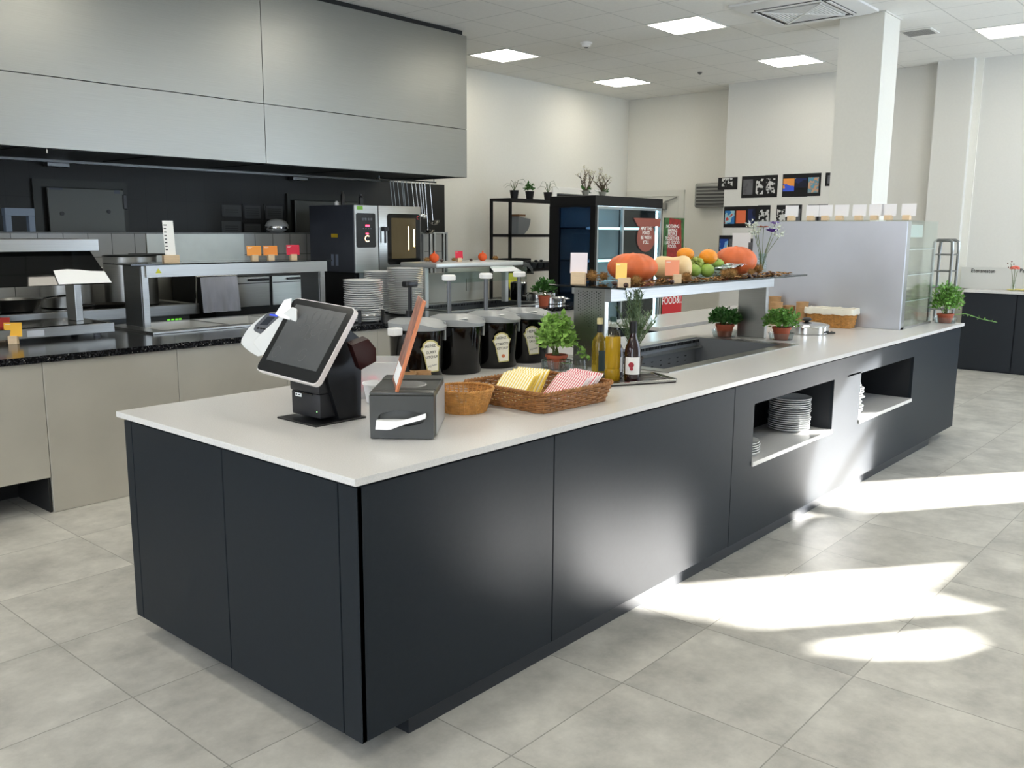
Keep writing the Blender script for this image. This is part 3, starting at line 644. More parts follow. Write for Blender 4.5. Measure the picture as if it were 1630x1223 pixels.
def rect_path(cx, cy, a, b_, ang, cr=.03):
    def f(u, g):
        A, B = a/2+g, b_/2+g; per = 2*(2*A+2*B)-8*cr+2*pi*cr; s = u*per; segs = []
        P = [((A-cr, -B), (-1, 0), 2*A-2*cr, (0, -1))]
        for (sx, sy, dx, dy, L, nx, ny, ccx, ccy, a0) in ((A-cr, B, -1, 0, 2*A-2*cr, 0, 1, -A+cr, B-cr, pi/2), (-A, B-cr, 0, -1, 2*B-2*cr, -1, 0, -A+cr, -B+cr, pi), (-A+cr, -B, 1, 0, 2*A-2*cr, 0, -1, A-cr, -B+cr, 3*pi/2), (A, -B+cr, 0, 1, 2*B-2*cr, 1, 0, A-cr, B-cr, 0)):
            if s <= L: x, y, n = sx+dx*s, sy+dy*s, (nx, ny); break
            s -= L; q_ = cr*pi/2
            if s <= q_:
                th_ = a0+s/cr; x, y = ccx+cr*cos(th_), ccy+cr*sin(th_); n = (cos(th_), sin(th_)); break
            s -= q_
        else: x, y, n = A-cr, B, (0, 1)
        c_, s__ = cos(ang), sin(ang); return (cx+x*c_-y*s__, cy+x*s__+y*c_, n[0]*c_-n[1]*s__, n[0]*s__+n[1]*c_)
    return f
def round_path(cx, cy, rx, ry, ang=0):
    def f(u, g):
        a = 2*pi*u; x, y = (rx+g)*cos(a), (ry+g)*sin(a); c_, s__ = cos(ang), sin(ang)
        return (cx+x*c_-y*s__, cy+x*s__+y*c_, cos(a+ang), sin(a+ang))
    return f
wicker('round_basket', 'small round honey coloured wicker basket beside the napkin dispenser', round_path(.905, .455, .085, .085), 14, ZI, .088, .028, WICKL, (.905, .455, ZI), .0042, 36, .006, amp=.0015)
wicker('napkin_basket', 'large rectangular brown wicker tray basket holding folded napkins', rect_path(1.262, .375, .40, .40, radians(-3)), 9, ZI, .078, .02, WICK, (1.26, .38, ZI), .0042, 44, .009, amp=.004)
# folded napkins
YEL = mat('yellow_stripe', (240, 210, 96), .85); RED_ = mat('red_stripe', (210, 84, 100), .85)
def stripes(m, c2, sc):
    n, l = nodes(m); b_ = n['Principled BSDF']; tc = n.new('ShaderNodeTexCoord'); wv_ = n.new('ShaderNodeTexWave'); wv_.inputs['Scale'].default_value = sc; wv_.bands_direction = 'Y'
    l.new(tc.outputs['Object'], wv_.inputs['Vector']); cr = n.new('ShaderNodeValToRGB'); e = cr.color_ramp.elements; e[0].position = .36; e[1].position = .46
    e[0].color = b_.inputs['Base Color'].default_value; e[1].color = (*srgb(c2[1]), 1); l.new(wv_.outputs['Fac'], cr.inputs[0]); l.new(cr.outputs[0], b_.inputs['Base Color'])
stripes(YEL, (0, (252, 248, 226)), 25); stripes(RED_, (0, (250, 240, 238)), 25)
def napkin_fan(x, y, n, m, label, group, ang, w=.16, h=.17, tl=40, sp=.0085):
    proto = None
    for k in range(n):
        if proto is None:
            q = MB(); q.box((-.0018, -w/2, 0), (.0018, w/2, h), .0012); q.box((.0022, -w/2+.001, 0), (.0048, w/2, h-.003), .001); proto = q.build('folded_napkin', m); o = proto
        else: o = proto.copy(); COL.objects.link(o)
        o.rotation_euler = (random.uniform(-.03, .03), radians(tl-.6*k+random.uniform(-.8, .8)), ang+random.uniform(-.05, .05)); o.location = (x+cos(ang)*sp*k/cos(radians(tl)), y+sin(ang)*sp*k+random.uniform(-.006, .006), ZI+.010)
        tag(o, label[0 if k == 0 else 1 if k < n-1 else 2], 'napkin', group if 0 < k < n-1 else None)
        if not (0 < k < n-1) and 'group' in o: del o['group']
napkin_fan(1.11, .43, 10, YEL, ('front yellow striped paper napkin leaning in the wicker tray basket', 'yellow striped napkin within the leaning row in the wicker tray basket', 'rearmost yellow striped napkin of the leaning row in the wicker tray basket'), 'yellow napkins in the middle of the row', radians(8), .155, .15, 50)
napkin_fan(1.245, .285, 9, RED_, ('front red and white striped paper napkin in the wicker tray basket', 'red and white striped napkin within the row in the wicker tray basket', 'rearmost red and white striped napkin in the wicker tray basket'), 'red striped napkins in the middle of the row', radians(-4), .165, .15, 52)

# ---- sauce pump containers
def on_cyl(cx, cy, r, u, v):
    d = (CR*((u-815)/FPX) - CU*((v-611.5)/FPX) + CF); o = CAM; a = d.x**2+d.y**2; bq = 2*((o.x-cx)*d.x+(o.y-cy)*d.y); c_ = (o.x-cx)**2+(o.y-cy)**2-r*r
    disc = bq*bq-4*a*c_; tt = (-bq-math.sqrt(max(disc, 0)))/(2*a); return o+d*tt
GREYL = mat('lid_grey', (150, 153, 154), .35)
LABW = mat('label_cream', (236, 232, 216), .5); LABG = mat('label_gold', (196, 186, 122), .5)
sauces = [(1.325, 'CURRY', 'KETCHUP', (684, 566), 'black pump container with curry ketchup label, leftmost of the four', True),
          (1.592, None, None, None, 'black pump container without visible label, second from the left', False),
          (1.86, 'TOMATO', 'KETCHUP', (798, 552), 'black pump container with tomato ketchup label', False),
          (2.122, 'COCKTAIL', 'SAUCE', (847, 541), 'black pump container with cocktail sauce label, rightmost of the four', False)]
CY = 1.17; CRR = .131
for i, (cx, l1, l2, px, lb, bp) in enumerate(sauces):
    t = thing('sauce_dispenser', lb, 'sauce dispenser', (cx, CY, ZI), group=None)
    q = MB(); q.lathe((cx, CY, ZI), [(.118, 0), (.121, .006), (CRR-.006, .19), (CRR-.004, .2), (CRR-.004, .228), (CRR-.008, .234)], 44); q.build('container', BLACKG, t)
    if i == 0:
        q = MB(); q.box((cx-.185, CY-.05, ZI+.215), (cx-.128, CY-.005, ZI+.25), .004); lab(q.build('side_clip', WHITEP, t), 'small white plastic clip')
    q = MB(); n = 48; vs = []
    for ring, (rr_, zt) in enumerate(((CRR-.008, .235), (CRR-.001, .235), (CRR+.001, .264), (CRR*.75, .276), (.02, .284))):
        for k in range(n):
            a = 2*pi*k/n; fr = max(0, -sin(a-.35)); dip = (-.020*fr**2+.006*max(0, -sin(3*(a-.35))))*(rr_/CRR)*(ring > 1)-.004*fr*(ring == 1); ex = 1+.08*fr*(ring in (1, 2))
            vs.append((cx+rr_*ex*cos(a), CY+rr_*ex*sin(a), ZI+zt+dip))
    q.raw(vs, [(r_*n+k, r_*n+(k+1) % n, (r_+1)*n+(k+1) % n, (r_+1)*n+k) for r_ in range(4) for k in range(n)]+[tuple(4*n+k for k in range(n)), tuple(n-1-k for k in range(n))]); q.build('lid', GREYL, t)
    q = MB(); a = radians(-30); q.M = Matrix.Translation((cx, CY, ZI)) @ rotz(a); q.box((CRR-.002, -.022, .175), (CRR+.008, .022, .262), .002); q.build('lid_clip', GREYL, t)
    if bp:
        q = MB(); q.cyl((cx, CY+.04, ZI+.285), .02, .03, 16); q.cyl((cx, CY+.04, ZI+.3), .010, .15, 12); q.box((cx-.035, CY+.02, ZI+.425), (cx+.035, CY+.06, ZI+.452), .006, 2); lab(q.build('pump', BLACKP, t), 'black T-shaped pump')
    else:
        q = MB(); q.cyl((cx, CY+.05, ZI+.28), .011, .17, 14); q.build('pump_rod', mat('rod_grey', (110, 112, 114), .35, .7), t)
        q = MB(); q.lathe((cx, CY+.05, ZI+.445), [(.030, 0), (.034, .004), (.034, .022), (.028, .028), (.0001, .029)], 24); q.build('pump_knob', WHITEP, t)
        q = MB(); q.M = Matrix.Translation((cx, CY, ZI+.262)) @ rotz(radians(-118)); q.box((.085, -.022, .008), (.118, .022, .0105)); q.build('paper_tag', PAPER, t)
    if l1:
        P_ = on_cyl(cx, CY, CRR, *px); a = math.atan2(P_.y-CY, P_.x-cx)
        ac = math.atan2(CAM.y-CY, CAM.x-cx)+2*pi; a = a+2*pi if a < 0 else a; ac = ac-2*pi if ac > 2*pi else ac; nrm = Vector((cos(a), sin(a), 0)); b_ = a*.45+ac*.55; F = frame(Vector((cx, CY, P_.z))+nrm*(CRR+.016), (-sin(b_), cos(b_), 0), (0, 0, 1))
        F = F @ Matrix.Rotation(radians(6), 4, 'Z')
        K = [(-.026, -.075), (.026, -.075), (.036, .012), (.047, .038), (.036, .045), (.033, .060), (.015, .071), (0, .074), (-.015, .071), (-.033, .060), (-.036, .045), (-.047, .038), (-.036, .012)]
        q = MB(); q.M = F; q.prism([(x, y, 0) for x, y in K], (0, 0, .0015)); lo = q.build('label', LABG, t)
        q = MB(); q.M = F; q.prism([(x*.86, y*.92-.001, .0015) for x, y in K], (0, 0, .0006)); q.build('label_face', LABW, lo)
        off = F @ Matrix.Translation((0, 0, .0024))
        lettering('HEINZ', .0175, INK, lo, off @ Matrix.Translation((0, .046, 0)), ext=.0003)
        lettering(l1, .0165, INK, lo, off @ Matrix.Translation((0, .016, 0)), ext=.0003, sx=.9 if len(l1) < 8 else .72)
        lettering(l2, .0165, INK, lo, off @ Matrix.Translation((0, -.006, 0)), ext=.0003, sx=.78)
        if l1 == 'TOMATO': 
            q = MB(); q.M = off; q.lathe((0, -.045, 0), [(.009, 0), (.009, .0004)], 16); q.build('tomato_mark', mat('tomato_mark', (206, 120, 80), .6), lo)
        else: lettering('H.J.Heinz', .011, mat('ink_grey', (110, 110, 110), .7), lo, off @ Matrix.Translation((0, -.045, 0)) @ Matrix.Rotation(radians(10), 4, 'Z'), ext=.0003)

# ---- potted plants
def leafs(q, c, rad, zh, n, ls, seed, wid=.62, up=.5, shell=.35, droop=.0, box=None):
    rnd = random.Random(seed); c = Vector(c)
    for _ in range(n):
        a = rnd.random()*2*pi; e = math.asin(rnd.uniform(-.35, 1)); r = rnd.uniform(shell, 1)
        p = c+Vector((rad*r*cos(e)*cos(a), rad*r*cos(e)*sin(a), zh*r*sin(e)))
        dr = (Vector((cos(a)*cos(e), sin(a)*cos(e), up*rnd.random()+sin(e)*.4-droop))*.55+Vector((rnd.gauss(0, 1), rnd.gauss(0, 1), rnd.gauss(0, .6)))*.55).normalized(); s = dr.cross(Vector((0, 0, 1)))
        s = (s if s.length > .1 else Vector((1, 0, 0))).normalized(); s = (Matrix.Rotation(rnd.uniform(-1.1, 1.1), 3, dr) @ s)
        nn_ = dr.cross(s); L = ls*rnd.uniform(.6, 1.2); w_ = L*wid/2; b0 = p; m1 = p+dr*L*.35+nn_*L*.06; m2 = p+dr*L*.7+nn_*L*.02; tp = p+dr*L-nn_*L*.14
        q.raw([b0, m1+s*w_+nn_*L*.05, m1, m1-s*w_+nn_*L*.05, m2+s*w_*.8+nn_*L*.04, m2, m2-s*w_*.8+nn_*L*.04, tp], [(0, 1, 2), (0, 2, 3), (1, 4, 5, 2), (2, 5, 6, 3), (4, 7, 5), (5, 7, 6)])
def potted(name, label, x, y, z, rp, hp, rad, zh, n, ls, seed, lm=LEAF, pm=TERRA, saucer=True, cz=None, wid=.62, stems=12, shell=.3, up=.5, extra=None):
    t = thing(name, label, 'potted plant', (x, y, z))
    q = MB(); q.lathe((x, y, z+.003), [(rp*.74, 0), (rp*.96, hp*.82), (rp*1.04, hp*.82), (rp*1.04, hp), (rp*.94, hp), (rp*.9, hp*.86), (.0001, hp*.86)], 28); pt = q.build('pot', pm, t)
    q = MB(); q.lathe((x, y, z+.003+hp*.87), [(rp*.9, 0), (rp*.5, .006), (.0001, .008)], 20); q.build('soil', SOIL, pt)
    cz_ = z+hp+(zh*.45 if cz is None else cz)
    q = MB(); rnd = random.Random(seed+1)
    for k in range(stems):
        a = rnd.random()*6.28; r = rnd.random()*rad*.8; q.tube([(x+rnd.uniform(-.3, .3)*rp, y+rnd.uniform(-.3, .3)*rp, z+hp*.85), (x+r*.5*cos(a), y+r*.5*sin(a), z+hp+zh*.35), (x+r*cos(a), y+r*sin(a), cz_+zh*rnd.uniform(0, .6))], .0022, 4)
    q.build('stems', STEMM, t)
    q = MB(); leafs(q, (x, y, cz_), rad, zh, n, ls, seed, wid, up, shell)
    if extra: extra(q)
    q.build('foliage', lm, t, smooth=False)
    if saucer:
        q = MB(); R_ = rp*1.45; q.lathe((x, y, z), [(R_*.85, 0), (R_, .045), (R_-.002, .045), (R_*.83, .002)], 30, cap=False); q.lathe((x, y, z), [(.0001, 0), (R_*.85, 0), (R_*.85, .002), (.0001, .002)], 30, cap=False); q.build('saucer', CLEARP, t)
    return t
p1 = at(1154, 537, 'z', .9); p2 = at(1247, 542, 'z', .9)
potted('basil_plant', 'dark green basil plant in a terracotta pot left of the steel shelf leg', p1.x+.03, p1.y+.02, ZI, .060, .082, .10, .075, 620, .036, 21, LEAFD, wid=.75)
potted('parsley_plant', 'bright green parsley plant in a terracotta pot right of the steel shelf leg', p2.x+.03, p2.y+.03, ZI, .058, .08, .115, .085, 900, .024, 22, LEAF, wid=.8)
potted('mint_plant', 'tall bright herb in a terracotta pot at the far end of the island', 5.955, .12, ZI, .06, .07, .115, .155, 1100, .028, 23, LEAF, cz=.09,
       extra=lambda q: (q.tube([(5.97, .10, .96), (6.04, .0, .975), (6.16, -.09, .93), (6.30, -.17, .90)], .0025, 5), [leafs(q, (6.02+k*.045, .02-.03*k, .968-.011*k), .012, .012, 3, .018, 90+k) for k in range(7)]))
potted('climbing_herb', 'bushy trailing herb in a brown pot behind the sauce containers', at(886, 560, 'y', .86).x, .86, ZI, .055, .07, .092, .125, 900, .032, 24, LEAFB, cz=.085, wid=.8,
       extra=lambda q: [leafs(q, (2.09+.012*k, .79-.015*k, 1.0-.022*k), .022, .02, 10, .028, 70+k) for k in range(3)])

# ---- oil tray and bottles
t = thing('drip_tray', 'dark metal tray with rolled silver rim under the oil bottles', 'tray', (1.86, .40, ZI))
Q = Matrix.Translation((1.92, .385, ZI)) @ rotz(radians(-28))
q = MB(); q.M = Q; q.box((-.20, -.11, .001), (.20, .11, .006), .002); q.build('plate', mat('tray_dark', (58, 48, 44), .3, .6), t)
q = MB(); q.M = Q; q.tube([(x, y, .011) for x, y in ((-.19, -.115), (.19, -.115), (.205, -.1), (.205, .1), (.19, .115), (-.19, .115), (-.205, .1), (-.205, -.1))], .006, 8, True); q.build('rolled_rim', STEELS, t)
q = MB(); q.M = Q
for k in range(3): q.bar((.10, -.08+k*.05, .0075), (.19, -.08+k*.05, .0075), .006, .003)
q.build('ribs', STEELS, t)
OILG = mat('olive_oil_glass', (206, 176, 60), .05, trans=.85, ior=1.4); OILD = mat('sunflower_oil', (216, 176, 44), .08, trans=.45, ior=1.35); WINE = mat('balsamic_glass', (34, 10, 12), .06, coat=.5); BTG = pane('bottle_glass', (232, 238, 232), .05)
def bottle(x, y, prof, m, capz, capr, caph, capm, label, lcol=None, lz=(0, 0), lr=0, n=28, neck=None, name='oil_bottle', cat='bottle', z=None):
    z = ZI+.0068 if z is None else z; t = thing(name, label, cat, (x, y, z)); q = MB(); q.lathe((x, y, z), prof, n); q.build('bottle', m, t)
    q = MB(); q.lathe((x, y, z+capz), [(capr, 0), (capr, caph-.003), (capr-.002, caph), (.0001, caph)], 20); q.build('cap', capm, t)
    if neck: q = MB(); q.lathe((x, y, z+neck[0]), [(neck[2], 0), (neck[2], neck[1])], 20, cap=False); q.build('neck_wrap', neck[3], t)
    if lcol:
        q = MB(); aa = math.atan2(CAM.y-y, CAM.x-x)+lz[2] if len(lz) > 2 else math.atan2(CAM.y-y, CAM.x-x); vs = []; S_ = 12
        for k in range(S_+1):
            a = aa-1.0+2.0*k/S_
            for zz in lz[:2]: vs.append((x+lr*cos(a), y+lr*sin(a), z+zz))
        q.raw(vs, [(2*k, 2*k+2, 2*k+3, 2*k+1) for k in range(S_)]); lo = q.build('label', lcol, t); return t, lo, aa
    return t
b1 = at(953, 592, 'z', .9); b2 = at(976, 606, 'z', .9); b3 = at(1008, 606, 'z', .9); b4 = at(991, 598, 'z', .9)
bottle(2.0, .60, [(.034, 0), (.037, .004), (.037, .15), (.033, .172), (.016, .195), (.013, .205), (.013, .25)], OILG, .245, .015, .03, mat('cork_cap', (214, 200, 150), .6), 'round glass bottle of olive oil with a beige cap', mat('dark_label', (40, 56, 56), .6), (.02, .12, .9), .0375, neck=(.205, .045, .0142, mat('neck_black', (18, 24, 30), .4)), z=ZI)
bottle(1.86, .425, [(.034, 0), (.036, .004), (.0355, .05), (.033, .055), (.0355, .06), (.0355, .12), (.036, .19), (.034, .205)], OILD, .272, .0155, .022, mat('green_cap', (18, 52, 44), .5), 'tall plastic bottle of golden oil with a dark green cap', n=28)
q = MB(); q.lathe((1.86, .425, ZI+.0068), [(.034, .206), (.031, .215), (.015, .265), (.0145, .272)], 28, cap=False); bo = [o for o in bpy.data.objects if o.get('label') == 'tall plastic bottle of golden oil with a dark green cap'][0]; q.build('shoulder', BTG, bo)
_, lo, aa = bottle(1.905, .345, [(.034, 0), (.0375, .004), (.0375, .135), (.034, .16), (.018, .20), (.0145, .215), (.0145, .26)], WINE, .222, .0165, .055, mat('black_cap', (16, 16, 18), .5), 'dark balsamic bottle with a white label and black cap', mat('label_white', (232, 230, 226), .6), (.035, .115), .0382)
q = MB(); n3 = Vector((cos(aa), sin(aa), 0)); F = frame(Vector((1.905, .345, ZI+.08))+n3*.0388, (-sin(aa), cos(aa), 0), (0, 0, 1)); q.M = F; q.lathe((-.006, .006, 0), [(.013, 0), (.013, .0006)], 14); q.lathe((-.004, -.012, 0), [(.008, 0), (.008, .0006)], 14); q.build('grape_print', mat('grape_red', (158, 40, 52), .6), lo)
bottle(1.935, .455, [(.030, 0), (.033, .004), (.033, .12), (.028, .145), (.015, .17), (.013, .20)], WINE, .195, .015, .03, mat('black_cap', (16, 16, 18), .5), 'dark vinegar bottle half hidden behind the golden oil bottle', mat('label_white', (232, 230, 226), .6), (.03, .10), .0335)
# rosemary in a small pot behind the bottles
t = thing('rosemary_plant', 'tall feathery rosemary plant standing behind the oil bottles', 'potted plant', (2.13, .47, ZI))
q = MB(); q.lathe((2.15, .50, ZI), [(.035, 0), (.045, .07), (.048, .07), (.048, .08), (.043, .08), (.04, .07), (.0001, .07)], 22); q.build('pot', mat('rosemary_pot', (60, 50, 44), .7), t)
rnd = random.Random(5); qs = MB(); ql = MB()
for k in range(34):
    a = rnd.random()*6.28; r = rnd.uniform(.02, .12); H = rnd.uniform(.18, .30) if r > .05 else rnd.uniform(.32, .40)
    pts = [Vector((2.15+.012*cos(a), .50+.012*sin(a), ZI+.07))]
    for j in range(1, 7):
        f_ = j/6; pts.append(Vector((2.15+r*f_**1.4*cos(a)+rnd.uniform(-.004, .004), .50+r*f_**1.4*sin(a), ZI+.07+H*f_*(1-.12*f_))))
    qs.tube(pts, .0022, 4, taper=.001)
    for j in range(1, 6):
        for m_ in range(14):
            p = pts[j].lerp(pts[j+1], m_/14); b_ = rnd.random()*6.28; d = Vector((cos(b_)*.8, sin(b_)*.8, .75)).normalized(); L = rnd.uniform(.016, .03); s = d.cross(Vector((0, 0, 1))).normalized()*.0026
            ql.raw([p-s, p+s, p+d*L+s*.4, p+d*L-s*.4], [(0, 1, 2, 3)])
qs.build('stems', STEMM, t); ql.build('needles', LEAFR, t, smooth=False)
# upturned clear cups behind the basket
q = MB(); q.lathe((0, 0, 0), [(.036, 0), (.036, .002), (.028, .075), (.0001, .076)], 24, cap=False); gc = q.build('glass_cup', CLEARP); first = True
for k, (x, y, l) in enumerate(((1.78, .63, 'clear plastic cup nearest the wicker tray'), (1.86, .70, 'clear plastic cup between the trailing herb and the shelf leg'), (1.93, .66, 'clear plastic cup right beside the perforated shelf leg'), (1.80, .76, 'clear plastic cup closest to the trailing herb pot'))):
    o = gc if first else gc.copy()
    if not first: COL.objects.link(o)
    first = False; o.location = (x, y, ZI); tag(o, l, 'cup', 'clear plastic cups')

# ---- glass shelf over the cold well
t = thing('glass_shelf', 'long glass display shelf on two perforated steel legs over the chilled well', 'display shelf', (3.05, .78, ZI))
q = MB(); q.box((2.165, .69, ZI), (2.20, .885, 1.315), .002); q.build('leg', STEEL, t); leg1 = t.children[-1]
q = MB(); q.box((3.985, .69, ZI), (4.02, .885, 1.315), .002); q.build('leg', STEEL, t)
q = MB()
for i in range(11):
    for j in range(13 - max(0, i-5)):
        y = .715+i*.014; z = 1.285-j*.014-(.007 if i % 2 else 0); q.M = frame((2.1645, y, z), (0, -1, 0), (0, 0, 1)); q.lathe((0, 0, 0), [(.0035*(1-j*.035), 0), (.0035*(1-j*.035), .0003)], 6)
q.build('perforation', mat('hole_dark', (30, 30, 30), .6), leg1)
q = MB(); q.box((2.165, .655, 1.238), (4.02, .69, 1.315), .002); q.box((2.165, .885, 1.27), (4.02, .90, 1.315), .002); q.build('beam', brushed('beam_steel', (176, 178, 178), .42), t)
q = MB(); q.box((1.955, .425, 1.318), (4.0, .885, 1.328), .001); q.build('glass_top', GLASSD, t)
ZS = 1.3285
# ---- pumpkins etc. on the shelf
def pumpkin(name, label, x, y, z, r, sc, ribs, m, ang=0., stem=True, seed=0, tilt=0.):
    t = thing(name, label, 'pumpkin', (x, y, z)); q = MB()
    q.M = Matrix.Translation((x, y, z+r*sc[2])) @ rotz(ang) @ Matrix.Rotation(tilt, 4, 'Y')
    q.sphere((0, 0, 0), r, sc, 64, 22, lambda ph, th: 1+.028*abs(sin(ph*ribs/2))-.028-.10*max(0, (abs(th)-1.2))/.37); q.build('flesh', m, t)
    if stem: q = MB(); q.M = Matrix.Translation((x, y, z+r*sc[2])) @ rotz(ang) @ Matrix.Rotation(tilt, 4, 'Y'); q.tube([(0, 0, r*sc[2]*.86), (.004, 0, r*sc[2]*1.06), (.012, 0, r*sc[2]*1.14)], .008, 7, taper=.006); q.build('stem', mat('dry_stem', (150, 122, 84), .8), t)
    return t
ORG = add_noise(mat('pumpkin_orange', (224, 112, 62), .45), (6, 6, 6), .32, 5); ORG2 = add_noise(mat('small_pumpkin_orange', (226, 88, 34), .45), (10, 10, 10), .12)
def sx(u, y, v=430): return at(u, v, 'y', y).x
pumpkin('pumpkin', 'large orange pumpkin at the left end of the glass shelf', sx(1007, .66), .66, ZS, .133, (1.0, .98, .575), 14, ORG, ang=.3, stem=False)
pumpkin('pumpkin', 'large pinkish orange pumpkin at the right end of the glass shelf beside the flower vase', sx(1170, .67), .67, ZS, .135, (1.0, .95, .66), 12, ORG, ang=.5, seed=3, stem=False)
xs0 = sx(1040, .76); t = thing('butternut_squash', 'pale butternut squash lying between the left pumpkin and the fruit bowl', 'squash', (xs0+.15, .68, ZS))
ax = (Vector((sx(1101, .56), .56, 0))-Vector((xs0, .76, 0))); Ls = ax.length/.362; ax.normalize(); F = frame((xs0, .76, ZS+.066), Vector((0, 0, 1)), ax.cross(Vector((0, 0, 1)))); q = MB(); q.M = F
q.lathe((0, 0, 0), [(r_, z_*Ls) for r_, z_ in [(.0001, -.0), (.035, .004), (.056, .03), (.062, .07), (.060, .13), (.056, .18), (.060, .23), (.067, .27), (.066, .30), (.059, .328), (.045, .346), (.026, .357), (.0001, .362)]], 28); q.build('flesh', add_noise(mat('squash_cream', (236, 206, 156), .5), (12, 12, 12), .06), t)
# fruit bowl
fx, fy = sx(1129, .64), .64; t = thing('fruit_bowl', 'shallow glass bowl filled with fruit in the middle of the glass shelf', 'bowl', (fx, fy, ZS))
q = MB(); q.lathe((fx, fy, ZS), [(.05, 0), (.09, .02), (.115, .055), (.13, .078), (.127, .078), (.112, .057), (.088, .024), (.048, .005), (.0001, .004)], 40, cap=False); q.build('bowl', GLASS, t)
def fruit(u, y, z, r, m, name, label, cat, sc=(1, 1, .95)):
    x = sx(u, y); t = thing(name, label, cat, (x, y, z-r)); q = MB(); q.sphere((x, y, z), r, sc, 20, 12); q.build('fruit', m, t); q = MB(); q.tube([(x, y, z+r*sc[2]*.93), (x+.003, y, z+r*sc[2]*1.1)], .003, 5); q.build('stalk', STEMM, t)
MAND = add_noise(mat('orange_peel', (240, 150, 36), .4), (90, 90, 90), .05, 2, .2); APG = add_noise(mat('green_apple', (150, 180, 84), .35), (14, 14, 14), .15); GRP = mat('green_grape', (168, 186, 96), .25)
fruit(1090, fy+.06, ZS+.135, .050, MAND, 'orange', 'left orange resting on the green fruit in the glass bowl', 'orange', (1, 1, .75))
fruit(1126.5, fy-.02, ZS+.120, .053, MAND, 'orange', 'front orange at the right rim of the glass fruit bowl', 'orange', (1, 1, .82))
fruit(1126, fy-.045, ZS+.046, .040, APG, 'green_apple', 'green apple low in the glass bowl below the front orange', 'apple')
fruit(1106, fy-.0, ZS+.046, .036, APG, 'green_apple', 'green apple low at the left side of the glass fruit bowl', 'apple')
fruit(1143, fy+.02, ZS+.07, .036, APG, 'green_apple', 'green apple at the right of the glass fruit bowl', 'apple')
t = thing('grape_bunch', 'bunch of pale green grapes piled over the glass fruit bowl', 'grapes', (fx, fy+.03, ZS+.08)); rnd = random.Random(2); q = MB()
for k in range(60): q.sphere((fx-.05+rnd.uniform(-.10, .11), fy+.03+rnd.uniform(-.05, .06), ZS+.085+rnd.uniform(-.010, .03)), .0125, (1, 1, 1), 8, 6)
q.build('grapes', GRP, t)
q = MB(); rnd = random.Random(12); NXX = 12; g = []
for i in range(NXX):
    for j in range(7): g.append((fx+.05+i*.014, fy-.09+j*.018+rnd.uniform(-.004, .004)-.004*i, ZS+.05+i*.0025+rnd.uniform(-.008, .008)))
q.raw(g, [(i*7+j, i*7+j+1, (i+1)*7+j+1, (i+1)*7+j) for i in range(NXX-1) for j in range(6)]); fo = q.build('foil_sheet', mat('aluminium_foil', (210, 212, 214), .2, 1.), sharp=10); fo.modifiers.new('s', 'SOLIDIFY').thickness = .001
tag(fo, 'crumpled aluminium foil sheet at the right of the glass fruit bowl', 'foil')
# chestnut husks, chestnuts, dry leaves
HUSK = add_noise(mat('husk_brown', (150, 112, 62), .8), (60, 60, 60), .3); CHN = mat('chestnut_brown', (52, 26, 20), .2, coat=.3)
def husk(seed, r=.028):
    q = MB(); rnd = random.Random(seed); q.sphere((0, 0, r), r*.72, (1, 1, .9), 12, 8)
    for k in range(240):
        a = rnd.random()*6.28; e = math.asin(rnd.uniform(-.75, 1)); d = Vector((cos(a)*cos(e), sin(a)*cos(e), sin(e))); o = Vector((0, 0, r))+d*r*.65; tip = Vector((0, 0, r))+d*r*rnd.uniform(.95, 1.3)+Vector((rnd.uniform(-.003, .003), rnd.uniform(-.003, .003), 0)); tip.z = max(tip.z, .0005)
        s = d.orthogonal().normalized()*.0009; s2 = d.cross(s).normalized()*.0009; q.raw([o+s, o-s*.5+s2, o-s*.5-s2, tip], [(0, 1, 3), (1, 2, 3), (2, 0, 3)])
    return q.build('chestnut_husk', HUSK, smooth=False)
hp_ = husk(1); hs = [(sx(943, .77), .77, 1.2, 'spiky chestnut husk at the left end of the glass shelf'), (sx(961, .80), .80, 1., 'spiky chestnut husk between the left end and the left pumpkin'), (sx(1013, .475), .475, 1., 'spiky chestnut husk in front of the left pumpkin'), (sx(1094, .50), .50, 1., 'spiky chestnut husk before the butternut squash end'), (sx(1155, .50), .50, 1.1, 'spiky chestnut husk left of the right pumpkin'), (sx(1166, .49), .49, 1.1, 'spiky chestnut husk in front of the right pumpkin'), (sx(1206, .62), .62, 1.25, 'spiky chestnut husk at the foot of the flower vase'), (sx(1196, .52), .52, .9, 'small spiky chestnut husk near the right end of the glass shelf')]
for i, (x, y, s, l) in enumerate(hs):
    o = hp_ if i == 0 else hp_.copy()
    if i: COL.objects.link(o)
    o.location = (x, y, ZS+.0005); o.scale = (s, s, s); o.rotation_euler = (0, 0, i*1.3); tag(o, l, 'chestnut husk', 'chestnut husks on the glass shelf')
q = MB(); q.sphere((0, 0, .0115), .0135, (1, .9, .85), 14, 9); q.box((-.0, -.0, 0), (.0001, .0001, .0001)); cn = q.build('chestnut', CHN)
cs = [(sx(979, .56), .56, 'loose chestnut left of the yellow card block'), (sx(997, .44), .44, 'loose chestnut in front of the yellow card block'), (sx(1070, .45), .45, 'loose chestnut beside the orange card block'), (sx(1082, .80), .80, 'loose chestnut behind the squash'), (sx(1193, .47), .47, 'loose chestnut in front of the right pumpkin'), (sx(1201, .465), .465, 'loose chestnut right under the right pumpkin'), (sx(1222, .50), .50, 'loose chestnut near the right edge of the shelf'), (sx(1231, .50), .50, 'rightmost loose chestnut on the shelf')]
for i, (x, y, l) in enumerate(cs):
    o = cn if i == 0 else cn.copy()
    if i: COL.objects.link(o)
    o.location = (x, y, ZS+.0003); o.rotation_euler = (0, 0, i); tag(o, l, 'chestnut', 'loose chestnuts on the glass shelf')
vx0 = sx(1212, .70); q = MB(); rnd = random.Random(77)
